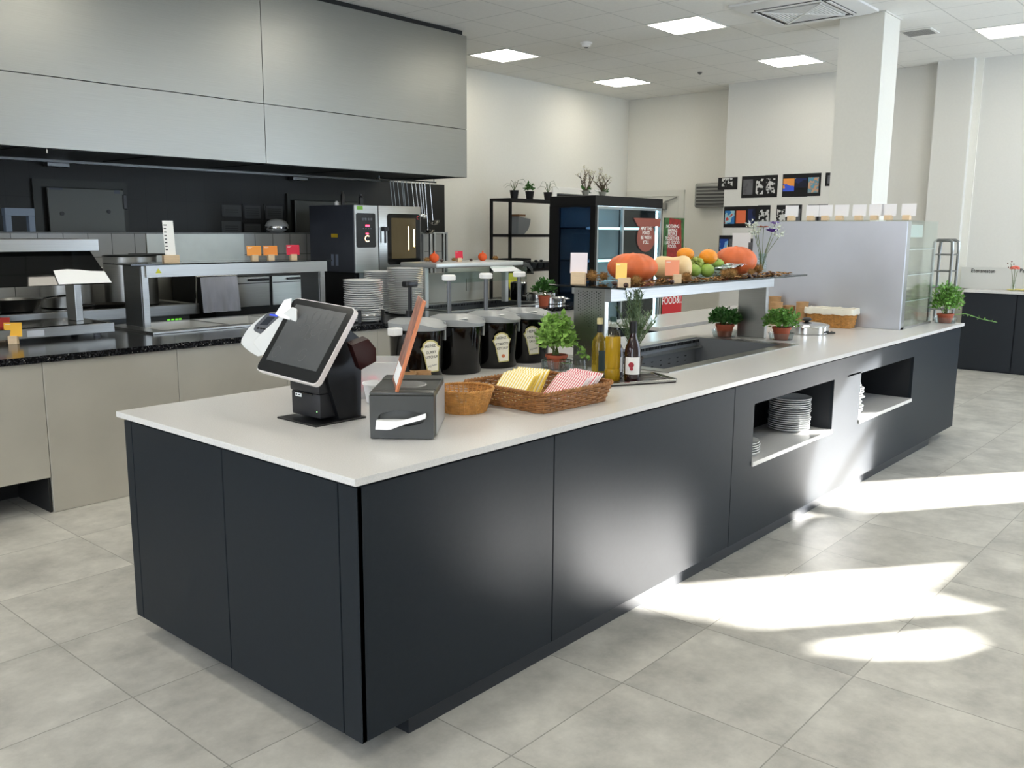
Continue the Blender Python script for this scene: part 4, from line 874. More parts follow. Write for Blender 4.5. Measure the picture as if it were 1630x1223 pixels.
for k in range(420):
    x = rnd.choice((rnd.uniform(2.05, 2.9), rnd.uniform(2.55, 3.2), rnd.uniform(3.2, 3.95))); y = rnd.uniform(.455, .62) if rnd.random() < .75 else rnd.uniform(.6, .86); a = rnd.random()*6.28; L = rnd.uniform(.02, .042)
    if any((x-cx_)**2+(y-cy_)**2 < rr__**2 for cx_, cy_, rr__ in ((sx(1007, .66), .66, .12), (sx(1170, .67), .67, .12), (fx, fy, .11), (xs0+.1, .72, .09), (xs0+.25, .63, .09), (vx0, .70, .06))): continue
    d = Vector((cos(a), sin(a), 0)); s = Vector((-sin(a), cos(a), 0))*L*.3; o_ = Vector((x, y, ZS+.001+rnd.random()*.006)); z1 = Vector((0, 0, rnd.uniform(.003, .014)))
    q.raw([o_, o_+d*L*.5+s+z1, o_+d*L*.5+z1*.3, o_+d*L*.5-s+z1, o_+d*L+z1*.5], [(0, 1, 2), (0, 2, 3), (1, 4, 2), (2, 4, 3)])
tag(q.build('dry_leaves', add_noise(mat('dry_leaf', (166, 122, 72), .8), (26, 26, 26), .4), smooth=False), 'dry brown autumn leaves scattered over the glass shelf', 'leaves', kind='stuff')
# card holders
def card_holder(x, y, z, ang, colour, label, cw=.06, ch=.055, bl=(.032, .032, .03), tilt=-.12, name='card_holder', cat='card holder', lines=1, first_=True, dx=0., txt=None, group=None):
    t = thing(name, label, cat, (x, y, z), ang, group); M_ = Matrix.Translation((x, y, z)) @ rotz(ang)   # faces local -y
    q = MB(); q.M = M_; q.box((-bl[0]/2, -bl[1]/2, 0), (bl[0]/2, bl[1]/2, bl[2]), .001); q.build('wooden_block', WOOD, t)
    C_ = M_ @ Matrix.Translation((dx, 0, bl[2]-.006)) @ Matrix.Rotation(tilt, 4, 'X')
    q = MB(); q.M = C_; q.box((-cw/2, -.0006, 0), (cw/2, .0006, ch)); c_ = q.build('card', mat('card_%d_%d_%d' % colour, colour, .7), t)
    if lines:
        q = MB(); q.M = C_; 
        for k in range(lines): q.box((-cw*.42, -.0012, ch*(.86-.1*k)), (-cw*.42+cw*(.3 if k == 0 else .22), -.0007, ch*(.89-.1*k)))
        q.build('print', INKW if sum(colour) < 680 else INK, c_)
    return t
face = -pi/2+math.atan2(CAM.y-.45, CAM.x-2.3)+pi   # toward the viewer side
card_holder(sx(921, .77), .77, ZS, radians(-62), (236, 226, 230), 'pale pink blank card on a wooden block at the left end of the glass shelf', .085, .10, (.07, .05, .06), lines=0)
card_holder(sx(994, .46), .46, ZS, radians(-62), (250, 214, 120), 'yellow card on a wooden block in front of the left pumpkin', .052, .075, (.055, .045, .045), dx=-.015)
card_holder(sx(1078, .47), .47, ZS, radians(-50), (240, 156, 122), 'salmon orange card on a wooden block in front of the squash', .072, .078, (.04, .04, .045), dx=-.025)
# flower vase on the shelf's far end
t = thing('flower_vase', 'clear glass vase with purple, orange and white wildflowers at the right end of the shelf', 'vase', (3.88, .70, ZS)); vx, vy = sx(1212, .70), .70
q = MB(); q.lathe((vx, vy, ZS), [(.027, 0), (.03, .01), (.030, .06), (.022, .10), (.024, .125), (.026, .125), (.024, .10), (.0, .004)], 28, cap=False); q.build('vase', GLASS, t)
rnd = random.Random(31); q = MB(); heads = []
for k, (dx, dy, h) in enumerate(((-.02, .03, .27), (.02, -.05, .26), (.03, -.06, .31), (0, .0, .29), (-.03, .06, .3), (.02, -.08, .28), (0, .05, .25), (.03, -.1, .24))):
    e = Vector((vx+dx, vy+dy, ZS+h)); q.tube([(vx, vy, ZS+.008), (vx+dx*.3, vy+dy*.3, ZS+.13), e], .0018, 4); heads.append(e)
q.build('stems', STEMM, t)
def bloom(c, r, m, name, n=10, flat=.4):
    q = MB()
    for k in range(n):
        a = k*2*pi/n; p = Vector(c); d = Vector((cos(a)*.6, sin(a), flat)).normalized(); s = d.cross(Vector((0, 0, 1))).normalized()*r*.32; q.raw([p, p+d*r*.6+s, p+d*r, p+d*r*.6-s], [(0, 1, 2, 3)])
    q.build(name, m, t, smooth=False)
bloom(heads[1], .05, mat('petal_purple', (104, 60, 170), .6), 'purple_blossom', 14); bloom(heads[2], .04, mat('petal_lilac', (150, 128, 206), .6), 'lilac_blossom', 12); bloom(heads[3], .05, mat('petal_orange', (206, 106, 66), .6), 'orange_blossom', 14, .15)
q = MB()
for e in (heads[0], heads[4], heads[5], heads[6], heads[7]): leafs(q, e, .045, .04, 34, .018, 7)
q.build('white_sprigs', mat('sprig_white', (206, 214, 200), .7), t, smooth=False)
# ---- far end of the island: cork cups, bread basket, domed lid
t = thing('lid_pan', 'round stainless steel pan with domed lid and dark knob before the bread basket', 'pan', (4.55, .60, ZI)); lx, ly = 4.50, .62
q = MB(); q.lathe((lx, ly, ZI), [(.145, 0), (.15, .004), (.15, .05), (.156, .052), (.154, .056)], 44); q.build('pan', STEELS, t)
q = MB(); q.lathe((lx, ly, ZI+.056), [(.153, 0), (.145, .008), (.09, .018), (.02, .022), (.0001, .022)], 44); q.build('lid', STEELS, t)
q = MB(); q.lathe((lx, ly, ZI+.077), [(.012, 0), (.016, .006), (.032, .012), (.034, .02), (.02, .03), (.0001, .031)], 20); q.build('knob', mat('knob_dark', (54, 54, 54), .4), t)
q = MB(); q.tube([(lx-.03, ly-.165, ZI+.012), (lx+.02, ly-.19, ZI+.012), (lx+.07, ly-.15, ZI+.012)], .007, 6); q.build('handle', mat('handle_dark', (60, 60, 58), .4, .6), t)
wicker('bread_basket', 'honey wicker bread basket with a white cloth lining against the display case', rect_path(5.03, .655, .14, .30, radians(4), .02), 12, ZI, .115, .015, WICKL, (5.03, .70, ZI), .005, 36, .006, amp=.003)
t = [o for o in bpy.data.objects if o.name.startswith('bread_basket')][0]
f1 = rect_path(5.03, .655, .14, .30, radians(4), .02); q = MB(); N = 120; vs = []
for r_, (g, z) in enumerate(((.012, .0), (.005, .118), (.012, .13), (.027, .13), (.030, .10), (.028, .088))):
    for k in range(N):
        x, y, nx, ny = f1(k/N, g-(.02 if r_ == 0 else 0)); w_ = .003*sin(k*2*pi*9/N)+.0015*sin(k*2*pi*23/N) if r_ > 2 else .001*sin(k*2*pi*12/N); vs.append((x+nx*w_*.4, y+ny*w_*.4, ZI+.01+z+w_))
q.raw(vs, [(r_*N+k, r_*N+(k+1) % N, (r_+1)*N+(k+1) % N, (r_+1)*N+k) for r_ in range(5) for k in range(N)]); q.build('cloth_lining', mat('linen_white', (232, 228, 214), .9), t)
q = MB(); q.lathe((0, 0, 0), [(.040, 0), (.046, .10), (.048, .10), (.046, .103), (.042, .10), (.037, .004), (.0001, .004)], 24); kc = q.build('cardboard_cup', CARDB)
def cy(u, x=5.03): return at(u, 490, 'x', x).y
kraft = [(5.0, cy(1277, 5.0), .035, 'tall brown cardboard cup stack just left of the bread basket, upper cup'), (5.0, cy(1277, 5.0), 0, 'tall brown cardboard cup stack just left of the bread basket, lower cup'), (4.90, cy(1236, 4.9), 0, 'pale brown cardboard cup behind the steel shelf leg'), (4.90, cy(1236, 4.9), .03, 'upper pale brown cardboard cup behind the steel shelf leg'), (5.06, cy(1233, 5.06), .06, 'brown cardboard cup at the back against the display case'), (5.02, cy(1256, 5.02), 0, 'brown cardboard cup between the parsley and the tall cup stack'), (5.06, cy(1233, 5.06), 0, 'lowest brown cardboard cup at the back against the display case')]
for i, (x, y, dz, l) in enumerate(kraft):
    o = kc if i == 0 else kc.copy()
    if i: COL.objects.link(o)
    o.location = (x, y, ZI+.0003+dz); o.scale = (1, 1, 1.35); tag(o, l, 'cup', 'brown cardboard cups at the display case')
# ---- display case
t = thing('display_case', 'tall steel backed glass display case at the far end of the island', 'display case', (5.5, .8, ZI)); x0, x1, y0, y1, z0, z1 = 5.14, 5.87, .20, 1.37, ZI, 1.672
q = MB(); q.box((x0, y0, z0), (x0+.02, y1, z1), .002); q.build('steel_back', add_noise(mat('case_steel', (200, 203, 211), .38, .6), (120, 2, 2), .05), t)
q = MB(); q.box((x0+.02, y0, z0), (x0+.085, y0+.015, z1)); q.build('side_post', STEEL, t)
q = MB(); q.box((x0+.02, y0+.0, z0), (x1, y1, z0+.015)); q.build('base', STEEL, t)
q = MB(); q.box((x0+.085, y0+.003, z0+.015), (x1, y0+.009, z1)); q.build('side_glass', GLASSG, t)
q = MB(); q.box((x1-.006, y0+.01, z0+.015), (x1, y1, z1)); q.build('front_glass', GLASSG, t)
q = MB(); q.box((x0, y0, z1), (x1, y1, z1+.008)); q.build('top_glass', GLASSG, t)
for zz in (1.10, 1.29, 1.475):
    q = MB(); q.box((x0+.022, y0+.012, zz), (x1-.03, y1-.01, zz+.008)); q.build('glass_tray', GLASSG, t)
    q = MB(); q.box((x0+.022, y0+.012, zz-.006), (x1-.03, y0+.022, zz-.001)); q.build('tray_rail', mat('rail_white', (220, 224, 226), .3, .3), t)
q = MB(); q.box((x0+.1, y0+.02, 1.56), (x0+.42, y0+.024, 1.65)); q.build('price_panel', mat('panel_pale', (190, 200, 196), .5), t)
for i, yv in enumerate((1.074, .919, .807, .697, .557, .444, .346, .189+.03)):
    card_holder(5.17, yv, z1+.0085, radians(-90), (238, 238, 242), 'blank card on a wooden block, %s of eight on the display case' % ('leftmost', 'second from the left', 'third from the left', 'fourth from the left', 'fourth from the right', 'third from the right', 'second from the right', 'rightmost')[i], .105 if i in (0, 3, 5, 6) else .10, .085, (.05, .045, .035), tilt=-.05, lines=0, dx=.01*(i % 2), group='white cards along the top of the display case')
# ================================================================ kitchen counter
KY = 3.21; ZK = .9005
xs = [-3.4, -2.0, -1.0, .0-.35, .45, 1.243, 2.04, 2.85, 3.09, 3.9, 4.75, 5.6]
nm = {}
for i in range(len(xs)-1):
    a, c = xs[i], xs[i+1]; lb = {(.45): 'stainless base cabinet right of the open knee hole', 1.243: 'stainless base cabinet behind the left end of the island', 2.04: 'stainless base cabinet behind the register', 2.85: 'narrow stainless base cabinet below the plate stacks', 3.09: 'stainless base cabinet behind the sauce containers', 3.9: 'stainless base cabinet behind the right sauce containers', 4.75: 'stainless base cabinet at the right end of the granite counter'}.get(a, 'stainless base cabinet panel above the dark floor gap' if a == -.35 else 'stainless base cabinet left of the photo')
    t = thing('base_cabinet', lb, 'cabinet', ((a+c)/2, KY+.3, 0), group='stainless base cabinets of the kitchen counter' if a < -.36 else None); zb = .205 if a < .44 else 0.
    q = MB(); q.box((a+.0015, KY+.03, zb+.001), (c-.0015, KY+.05, .858), .002); q.build('front_panel', STEELW, t)
    q = MB(); q.box((a+.001, KY+.051, max(zb, .05) if zb == 0 else .22), (c-.001, KY+(.60 if c < 3.5 else .28), .857)); q.build('body', STEELD, t)
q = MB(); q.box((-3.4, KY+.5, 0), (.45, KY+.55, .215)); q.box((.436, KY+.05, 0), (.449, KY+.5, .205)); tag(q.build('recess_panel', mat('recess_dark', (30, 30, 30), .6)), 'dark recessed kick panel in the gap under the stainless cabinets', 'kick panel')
t = thing('granite_worktop', 'speckled black granite worktop of the kitchen counter', 'worktop', (1.1, 3.8, .86))
H = [(1.44, 3.0, 3.82, 4.36), (3.95, 5.25, 3.55, 4.2)]
q = MB(); z0, z1 = .862, .9
q.box((-3.4, KY, z0), (1.44, 4.46, z1)); q.box((1.44, KY, z0), (3.0, 3.82, z1)); q.box((1.44, 4.36, z0), (3.0, 4.46, z1)); q.box((3.0, KY, z0), (3.95, 4.46, z1)); q.box((3.95, KY, z0), (5.25, 3.55, z1)); q.box((3.95, 4.2, z0), (5.25, 4.46, z1)); q.box((5.25, KY, z0), (5.6, 4.46, z1))
q.build('slab', GRANITE, t, smooth=False)
# bain marie under the serving shelf
t = thing('bain_marie', 'built-in steel food well with three silver basins under the serving shelf', 'food warmer', (2.2, 4.05, .9))
q = MB(); x0, x1, y0, y1 = 1.35, 3.06, 3.73, 4.40
q.box((x0, y0, .9005), (x1, y0+.10, .915), .002); q.box((x0, y1-.05, .9005), (x1, y1, .915)); q.box((x0, y0+.10, .9005), (x0+.11, y1-.05, .915)); q.box((x1-.1, y0+.10, .9005), (x1, y1-.05, .915)); q.box((1.96, y0+.1, .9005), (1.98, y1-.05, .915)); q.box((2.46, y0+.1, .9005), (2.48, y1-.05, .915)); q.build('rim', STEEL, t)
for a, c in ((1.46, 1.96), (1.98, 2.46), (2.48, 2.96)):
    q = MB(); q.box((a, 3.835, .76), (c, 4.345, .764)); q.box((a, 3.835, .764), (a+.004, 4.345, .912)); q.box((c-.004, 3.835, .764), (c, 4.345, .912)); q.box((a+.004, 3.835, .764), (c-.004, 3.84, .912)); q.box((a+.004, 4.34, .764), (c-.004, 4.345, .912)); q.build('basin', mat('basin_silver', (222, 222, 218), .28, .45), t)
t = thing('serving_shelf', 'steel and dark glass serving shelf above the food wells', 'serving shelf', (2.25, 4.2, .9155))
for x in (1.46, 2.96):
    q = MB(); q.box((x, 4.08, .9155), (x+.05, 4.33, 1.335), .002); q.build('post', STEELD, t); q = MB(); q.box((x+.003, 4.065, .9155), (x+.047, 4.079, 1.335)); q.build('post_front', STEEL, t)
q = MB(); q.box((1.49, 4.05, 1.258), (3.02, 4.064, 1.340)); q.box((1.49, 4.32, 1.30), (3.02, 4.34, 1.335)); q.build('beam', STEEL, t)
q = MB(); q.box((1.38, 4.04, 1.342), (3.07, 4.45, 1.350)); q.build('glass_top', mat('black_glass_top', (22, 24, 24), .08), t)
q = MB(); q.prism([(1.555, 4.049, 1.285), (1.60, 4.049, 1.285), (1.5775, 4.049, 1.318)], (0, -.001, 0)); q.build('warning_sticker', mat('sticker_yellow', (206, 206, 60), .5), t)
ZG = 1.3505
def shelf_card(u, w, h, col, lb, lines=2, y=4.20, bl=(.05, .04, .045), dx=0, tilt=-.06, txt=None):
    p = at(u, 412, 'y', y); return card_holder(p.x, y, ZG, radians(-12), col, lb, w, h, bl, tilt=tilt, lines=lines, dx=dx)
t = shelf_card(272, .075, .25, (244, 244, 240), 'tall white price list on a wooden block on the serving shelf', 8, bl=(.11, .05, .055), tilt=-.12)
shelf_card(405, .115, .075, (242, 162, 78), 'light orange card, left of the pair on the serving shelf')
shelf_card(431, .115, .075, (240, 150, 70), 'deeper orange card, right of the pair on the serving shelf')
shelf_card(467, .11, .08, (214, 48, 74), 'pinkish red card at the right of the serving shelf')
# warming bridge on the far left
t = thing('warming_bridge', 'stainless heated serving bridge with a slanted glass guard at the far left', 'food warmer', (-.3, 4.1, ZK))
q = MB(); q.box((-1.6, 3.87, .925), (1.16, 4.40, .985), .002); q.build('base', STEEL, t)
q = MB(); q.box((-1.58, 3.89, .9855), (1.12, 4.38, .989)); q.build('hotplate', BLACKG, t)
for x, y in ((1.08, 3.95), (1.08, 4.3), (-1.5, 3.95), (-1.5, 4.3)):
    q = MB(); q.cyl((x, y, ZK), .022, .025, 14); q.build('foot', mat('foot_grey', (130, 134, 140), .4), t)
for x in (1.02, -1.5):
    q = MB(); q.box((x, 4.10, .989), (x+.045, 4.24, 1.45), .002); q.build('post', STEEL, t)
q = MB(); q.box((-1.6, 3.87, 1.448), (1.095, 4.38, 1.522), .002); q.build('heated_beam', STEEL, t)
q = MB(); q.prism([(-1.55, 3.90, 1.447), (1.05, 3.90, 1.447), (1.10, 3.74, 1.25), (-1.55, 3.74, 1.25)], (0, .004, -.004)); q.build('glass_guard', pane('guard_glass', (88, 92, 92), .04), t)
q = MB(); q.prism([(.775, 3.80, 1.335), (.86, 3.805, 1.34), (.93, 3.80, 1.335), (1.0, 3.795, 1.326), (1.082, 3.792, 1.322), (1.098, 3.737, 1.253), (.775, 3.737, 1.253)], (0, -.002, .0)); ws = q.build('glass_reflection', PAPER, t); lab(ws, 'white piece painted as the window reflection on the slanted glass')  # solid white piece painting a window's reflection on the guard glass
q = MB(); q.box((.62, 3.868, .935), (.72, 3.8695, .972)); q.build('rating_label', mat('label_silver', (206, 210, 216), .5), t)
q = MB(); q.cyl((.47, 4.1, 1.40), .012, .04, 12); q.build('heat_lamp', mat('lamp_red', (255, 120, 90), .4, emis=(255, 150, 120), es=6), t)
p = at(22, 548, 'z', .9); card_holder(p.x, p.y-.0, ZK, radians(-38), (250, 190, 62), 'amber card on a wooden block in front of the warming bridge', .10, .085, (.05, .04, .05), lines=1)
p = at(17, 545, 'z', .9); card_holder(p.x-.03, p.y+.05, ZK, radians(-38), (180, 50, 34), 'dark red card half hidden behind the amber card', .10, .105, (.05, .03, .05), lines=0)
# small serving unit to the right
t = thing('hot_counter_shelf', 'pale grey serving shelf with curved end over the right food well', 'serving shelf', (4.6, 4.0, ZK)); y = 4.0
LG = mat('satin_light', (206, 208, 206), .35, .5)
q = MB(); q.box((4.02, 3.80, 1.262), (5.20, 4.28, 1.305), .01, 3); q.build('shelf', LG, t)
for x in (4.04, 5.13):
    q = MB(); q.box((x, 3.97, ZK), (x+.045, 4.03, 1.262), .004); q.build('post', LG, t)
q = MB(); q.M = Matrix(); q.prism([(5.20, 3.82, 1.30), (5.30, 3.82, 1.285), (5.36, 3.82, 1.24), (5.38, 3.82, 1.17), (5.36, 3.82, 1.17), (5.33, 3.82, 1.215), (5.28, 3.82, 1.245), (5.20, 3.82, 1.262)], (0, .42, 0)); q.build('curved_end', GLASSD, t)
q = MB(); q.box((4.06, 3.74, 1.13), (5.18, 3.745, 1.26)); q.build('glass_guard', GLASS, t)
q = MB(); q.prism([(4.70, 3.79, 1.262), (5.02, 3.79, 1.262), (4.93, 3.60, 1.225), (4.55, 3.60, 1.225)], (0, 0, -.004)); q.build('lamp_panel', mat('lamp_panel_white', (246, 248, 250), .4), t)  # brightness of the heat lamp put into a plain white panel
t = thing('food_well', 'sunken steel food well with a slotted rear edge behind the sauce pumps', 'food warmer', (4.6, 3.87, .9)); x0, x1, y0, y1 = 3.95, 5.25, 3.55, 4.2
q = MB(); q.box((x0-.03, y0-.03, .9005), (x1+.03, y0+.02, .906)); q.box((x0-.03, y1-.02, .9005), (x1+.03, y1+.03, .906)); q.box((x0-.03, y0+.02, .9005), (x0+.02, y1-.02, .906)); q.box((x1-.02, y0+.02, .9005), (x1+.03, y1-.02, .906)); q.build('rim', STEEL, t)
q = MB(); q.box((x0+.02, y0+.02, .78), (x1-.02, y1-.02, .784)); q.box((x0+.02, y1-.026, .784), (x1-.02, y1-.02, .9)); q.box((x0+.02, y0+.02, .784), (x0+.026, y1-.026, .9)); q.box((x1-.026, y0+.02, .784), (x1-.02, y1-.026, .9)); q.box((x0+.026, y0+.02, .784), (x1-.026, y0+.026, .9)); q.build('basin', STEELD, t)
q = MB()
for k in range(60): q.box((x0+.04+k*.0205, y1-.03, .872), (x0+.048+k*.0205, y1-.0265, .893))
q.build('slots', BLACKM, t)
t = thing('prep_board', 'pale upright panel box standing behind the right food well', 'panel', (4.9, 4.40, ZK))
q = MB(); q.box((4.30, 4.34, ZK), (5.24, 4.36, 1.19), .002); q.build('panel', mat('panel_cream', (206, 202, 188), .6), t); q = MB(); q.box((4.95, 4.33, 1.0), (5.24, 4.339, 1.12)); q.build('flap', mat('panel_cream2', (196, 192, 178), .6), t)
ZH = 1.3055
def small_pumpkin(u, lb, r=.045):
    p = at(u, 414, 'y', 4.0); t = thing('small_pumpkin', lb, 'pumpkin', (p.x, 4.0, ZH)); q = MB(); q.M = Matrix.Translation((p.x, 4.0, ZH+r*.92)); q.sphere((0, 0, 0), r, (1, 1, .92), 24, 14); q.build('flesh', ORG2, t)
    q = MB(); q.M = Matrix.Translation((p.x, 4.0, ZH+r*.92)); q.tube([(0, 0, r*.86), (.004, 0, r*1.15), (0, 0, r*1.35)], r*.22, 7, taper=r*.1); q.build('neck', ORG2, t)
small_pumpkin(691, 'small orange pumpkin near the left end of the curved serving shelf'); small_pumpkin(768, 'small orange pumpkin near the right end of the curved serving shelf', .043)
for u, v, s, l in ((676, 413, 1.1, 'spiky chestnut husk left of the small pumpkin on the curved shelf'), (719, 413, .9, 'spiky chestnut husk left of the red card on the curved shelf'), (785, 413, 1.1, 'spiky chestnut husk at the right end of the curved shelf')):
    o = hp_.copy(); COL.objects.link(o); p = at(u, v, 'y', 4.05); o.location = (p.x, 4.02, ZH+.0005); o.scale = (s, s, s*.8); tag(o, l, 'chestnut husk', 'chestnut husks on the curved serving shelf')
for u, l in ((703, 'loose chestnut between the small pumpkin and the red card'), (750, 'loose chestnut right of the red card on the curved shelf')):
    o = cn.copy(); COL.objects.link(o); p = at(u, 414, 'y', 3.98); o.location = (p.x, 3.98, ZH+.0003); o.scale = (1.2, 1.2, 1.2); tag(o, l, 'chestnut', 'loose chestnuts on the curved serving shelf')
p = at(731, 414, 'y', 4.0); card_holder(p.x, 4.0, ZH, radians(-25), (214, 44, 70), 'small crimson card on a wooden block on the curved serving shelf', .075, .07, (.04, .04, .035), lines=1)
# plate stacks on the granite
random.seed(9)
big = plate_proto(.150, CHINA); big.data.name = 'dinner_plate'
CLR = 'large white dinner plates'
c1 = at(579, 530, 'z', .9)
plate_stack(big, 2.88, 3.43, ZK, 19, .0165, '@ white dinner plate of the front left stack on the granite counter', 'plates in the front left stack', True)
plate_stack(big, at(608, 480, 'y', 3.98).x, 3.98, ZK, 22, .0155, '@ white dinner plate of the rear stack between the two taller ones', 'plates in the rear stack')
plate_stack(big, 3.52, 3.66, ZK, 26, .0145, '@ white dinner plate of the tallest stack right of the oven stand', 'plates in the tallest stack')
t = thing('plate_clamp', 'black and steel retaining ring around the lower dinner plates', 'plate holder', (2.88, 3.43, ZK))
q = MB(); q.tube([(2.88+.162*cos(2*pi*k/40), 3.43+.162*sin(2*pi*k/40), ZK+.06) for k in range(40)], .005, 6, True); q.build('ring', STEELS, t)
for a in (-70, -140, 0, 90):
    q = MB(); q.M = Matrix.Translation((2.88, 3.43, ZK)) @ rotz(radians(a)); q.box((.157, -.014, 0), (.172, .014, .10), .003); q.build('clip', BLACKP, t)
# plants and pans right of it
potted('counter_basil', 'green basil in a terracotta pot on the granite behind the sauce containers', 4.93, 3.32, ZK, .055, .10, .10, .085, 260, .045, 41, LEAFD, saucer=False, cz=.07)
def pan_thing(name, label, x, y, z, r, h, m, lid=True, loops=True):
    t = thing(name, label, 'pan', (x, y, z)); q = MB(); q.lathe((x, y, z), [(r*.96, 0), (r, .006), (r, h), (r*1.03, h+.002), (r*1.02, h+.005)], 36); q.build('body', m, t)
    if lid: q = MB(); q.lathe((x, y, z+h+.005), [(r, 0), (r*.9, .012), (r*.3, .02), (r*.15, .022), (r*.15, .04), (r*.3, .045), (.0001, .048)], 30); q.build('lid', STEELS, t)
    if loops:
        for s in (0, pi):
            q = MB(); q.M = Matrix.Translation((x, y, z+h*.75)) @ rotz(s-.7); q.tube([(r, -.04, 0), (r+.035, -.03, .004), (r+.035, .03, .004), (r, .04, 0)], .005, 6); q.build('handle', STEELS, t)
    return t
pan_thing('lidded_pan', 'low shiny steel pan with a lid on the granite right of the basil', 5.30, 3.50, ZK, .115, .055, STEELS)
pan_thing('steel_dish', 'wider steel dish behind the lidded pan on the granite', 5.42, 3.78, ZK, .13, .07, STEELS)
pan_thing('dark_jar', 'dark jar with a steel lid behind the steel dish on the granite', 5.50, 4.12, ZK, .085, .16, BLACKG, True, False)

# ---- cooking range
t = thing('cooking_range', 'long stainless cooking range with black hob along the tiled ledge wall', 'cooking range', (-.2, 5.3, 0))
q = MB(); q.box((-3.2, 4.96, .10), (2.30, 5.68, .955)); q.build('body', STEELD, t)
q = MB(); q.box((-3.2, 4.90, .90), (2.36, 4.96, .985), .003); q.box((2.30, 4.96, .90), (2.36, 5.68, .985), .003); q.build('front_rail', STEEL, t)
q = MB(); q.box((-3.2, 4.961, .956), (2.299, 5.68, .975)); q.build('hob', BLACKG, t)
q = MB(); q.box((1.93, 4.955, .72), (2.29, 4.962, .89)); pn = q.build('control_panel', mat('panel_grey', (92, 94, 92), .4, .5), t)
q = MB()
for x in (2.10, 2.135, 2.17, 2.2): q.box((x, 4.951, .85), (x+.022, 4.955, .868))
q.build('green_display', mat('display_green', (110, 210, 60), .4, emis=(110, 220, 60), es=.8), pn)
ZR = .9755
def pot(name, label, x, y, r, h, m=STEEL, z=ZR):
    return pan_thing(name, label, x, y, z, r, h, m, False, True)
p = at(191, 480, 'z', ZR); pot('stock_pot', 'tall steel stock pot beside the serving shelf post', 2.0, 5.32, .205, .39); 
q = MB(); q.lathe((2.0, 5.32, ZR+.396), [(.21, 0), (.2, .008), (.0001, .010)], 36); q.tube([(1.98, 5.30, ZR+.41), (2.3, 5.22, ZR+.405)], .008, 6); tag(q.build('pot_lid', STEELD), 'flat dark lid lying on the tall stock pot', 'lid')
pot('stock_pot', 'shorter steel stock pot behind the painted window reflection', 1.52, 5.42, .19, .25)
t = thing('frying_pan', 'wide steel bowl shaped frying pan with a long handle at the far left', 'pan', (1.12, 5.25, ZR)); fx, fy = 1.06, 5.20
q = MB(); q.lathe((fx, fy, ZR), [(.10, 0), (.13, .012), (.175, .095), (.180, .10), (.172, .098), (.125, .016), (.0001, .008)], 36); q.build('bowl', STEEL, t)
q = MB(); q.tube([(fx+.17, fy-.03, ZR+.09), (fx+.3, fy-.06, ZR+.108), (fx+.42, fy-.08, ZR+.112)], .009, 6); q.build('handle', STEELS, t)
q = MB(); q.tube([(fx-.17, fy-.03, ZR+.09), (fx-.21, fy-.07, ZR+.06), (fx-.20, fy-.07, ZR+.02)], .012, 8); q.build('loop_handle', STEELS, t)
t = thing('saute_pan', 'shallow dark pan with a steel rim between the two stock pots', 'pan', (1.82, 5.08, ZR)); q = MB(); q.lathe((1.70, 5.10, ZR), [(.11, 0), (.135, .035), (.138, .036), (.132, .034), (.108, .004), (.0001, .003)], 30); q.build('pan', mat('pan_dark', (52, 50, 46), .35, .7), t)
q = MB(); q.tube([(1.58, 5.06, ZR+.03), (1.42, 5.02, ZR+.045), (1.34, 5.0, ZR+.05)], .008, 6); q.build('handle', STEELS, t)
# countertop cabinets with black handles
t = thing('double_oven', 'pair of small stainless ovens with black handles under the serving shelf', 'oven', (3.05, 5.3, .0)); y = 4.95
q = MB(); q.box((2.55, y+.02, 0), (3.50, 5.68, 1.19)); q.build('body', mat('oven_black', (20, 20, 21), .4), t)
q = MB(); q.box((2.56, y+.004, .935), (2.66, y+.019, 1.135)); q.build('side_panel', STEEL, t)
for a, c in ((2.69, 3.075), (3.105, 3.475)):
    q = MB(); q.box((a, y, .925), (c, y+.019, 1.185), .003); d_ = q.build('door', STEEL, t)
    q = MB(); q.box((a+.002, y-.0008, 1.125), (c-.002, y-.0002, 1.132)); q.build('groove', BLACKM, d_)
    q = MB(); q.box((c-.22, y-.02, 1.148), (c-.01, y-.0002, 1.168), .004); q.build('handle', BLACKP, d_)
q = MB(); n = 13; vs = []
for i in range(n):
    for j in range(9):
        v = j/8; x = 2.36+.34*i/(n-1); vs.append((x, 4.87-.02*sin(i*1.3)*v-.03*v, 1.20-.29*v+.02*(i/(n-1))*0))
for i in range(n): pass
q.raw(vs, [(i*9+j, i*9+j+1, (i+1)*9+j+1, (i+1)*9+j) for i in range(n-1) for j in range(8)]); q.build('towel', add_noise(mat('towel_blue_grey', (170, 174, 186), .9), (9, 9, 2), .2))
o = bpy.data.objects['towel']; o.modifiers.new('s', 'SOLIDIFY').thickness = .006; tag(o, 'pale blue-grey kitchen towel hanging beside the small ovens', 'towel')
q = MB(); q.box((2.34, 4.885, .30), (2.52, 4.9, .9)); 
q = MB(); q.tube([(2.34, 4.9, 1.205), (2.72, 4.9, 1.205)], .008, 8); q.tube([(2.345, 4.9, 1.205), (2.345, 4.93, .99)], .008, 8); tag(q.build('towel_rail', STEELS), 'thin steel rail the kitchen towel hangs from', 'rail')
# steel splash sheet on the ledge wall
a_ = at(232, 372, 'y', 5.715); c_ = at(387, 372, 'y', 5.715)
q = MB(); q.box((a_.x, 5.705, .9), (c_.x, 5.7195, 1.548)); tag(q.build('splash_sheet', brushed('splash_steel', (168, 168, 160), .42, (3, 3, 3), .10)), 'dull steel splash sheet fixed to the tiled ledge wall', 'splashback')
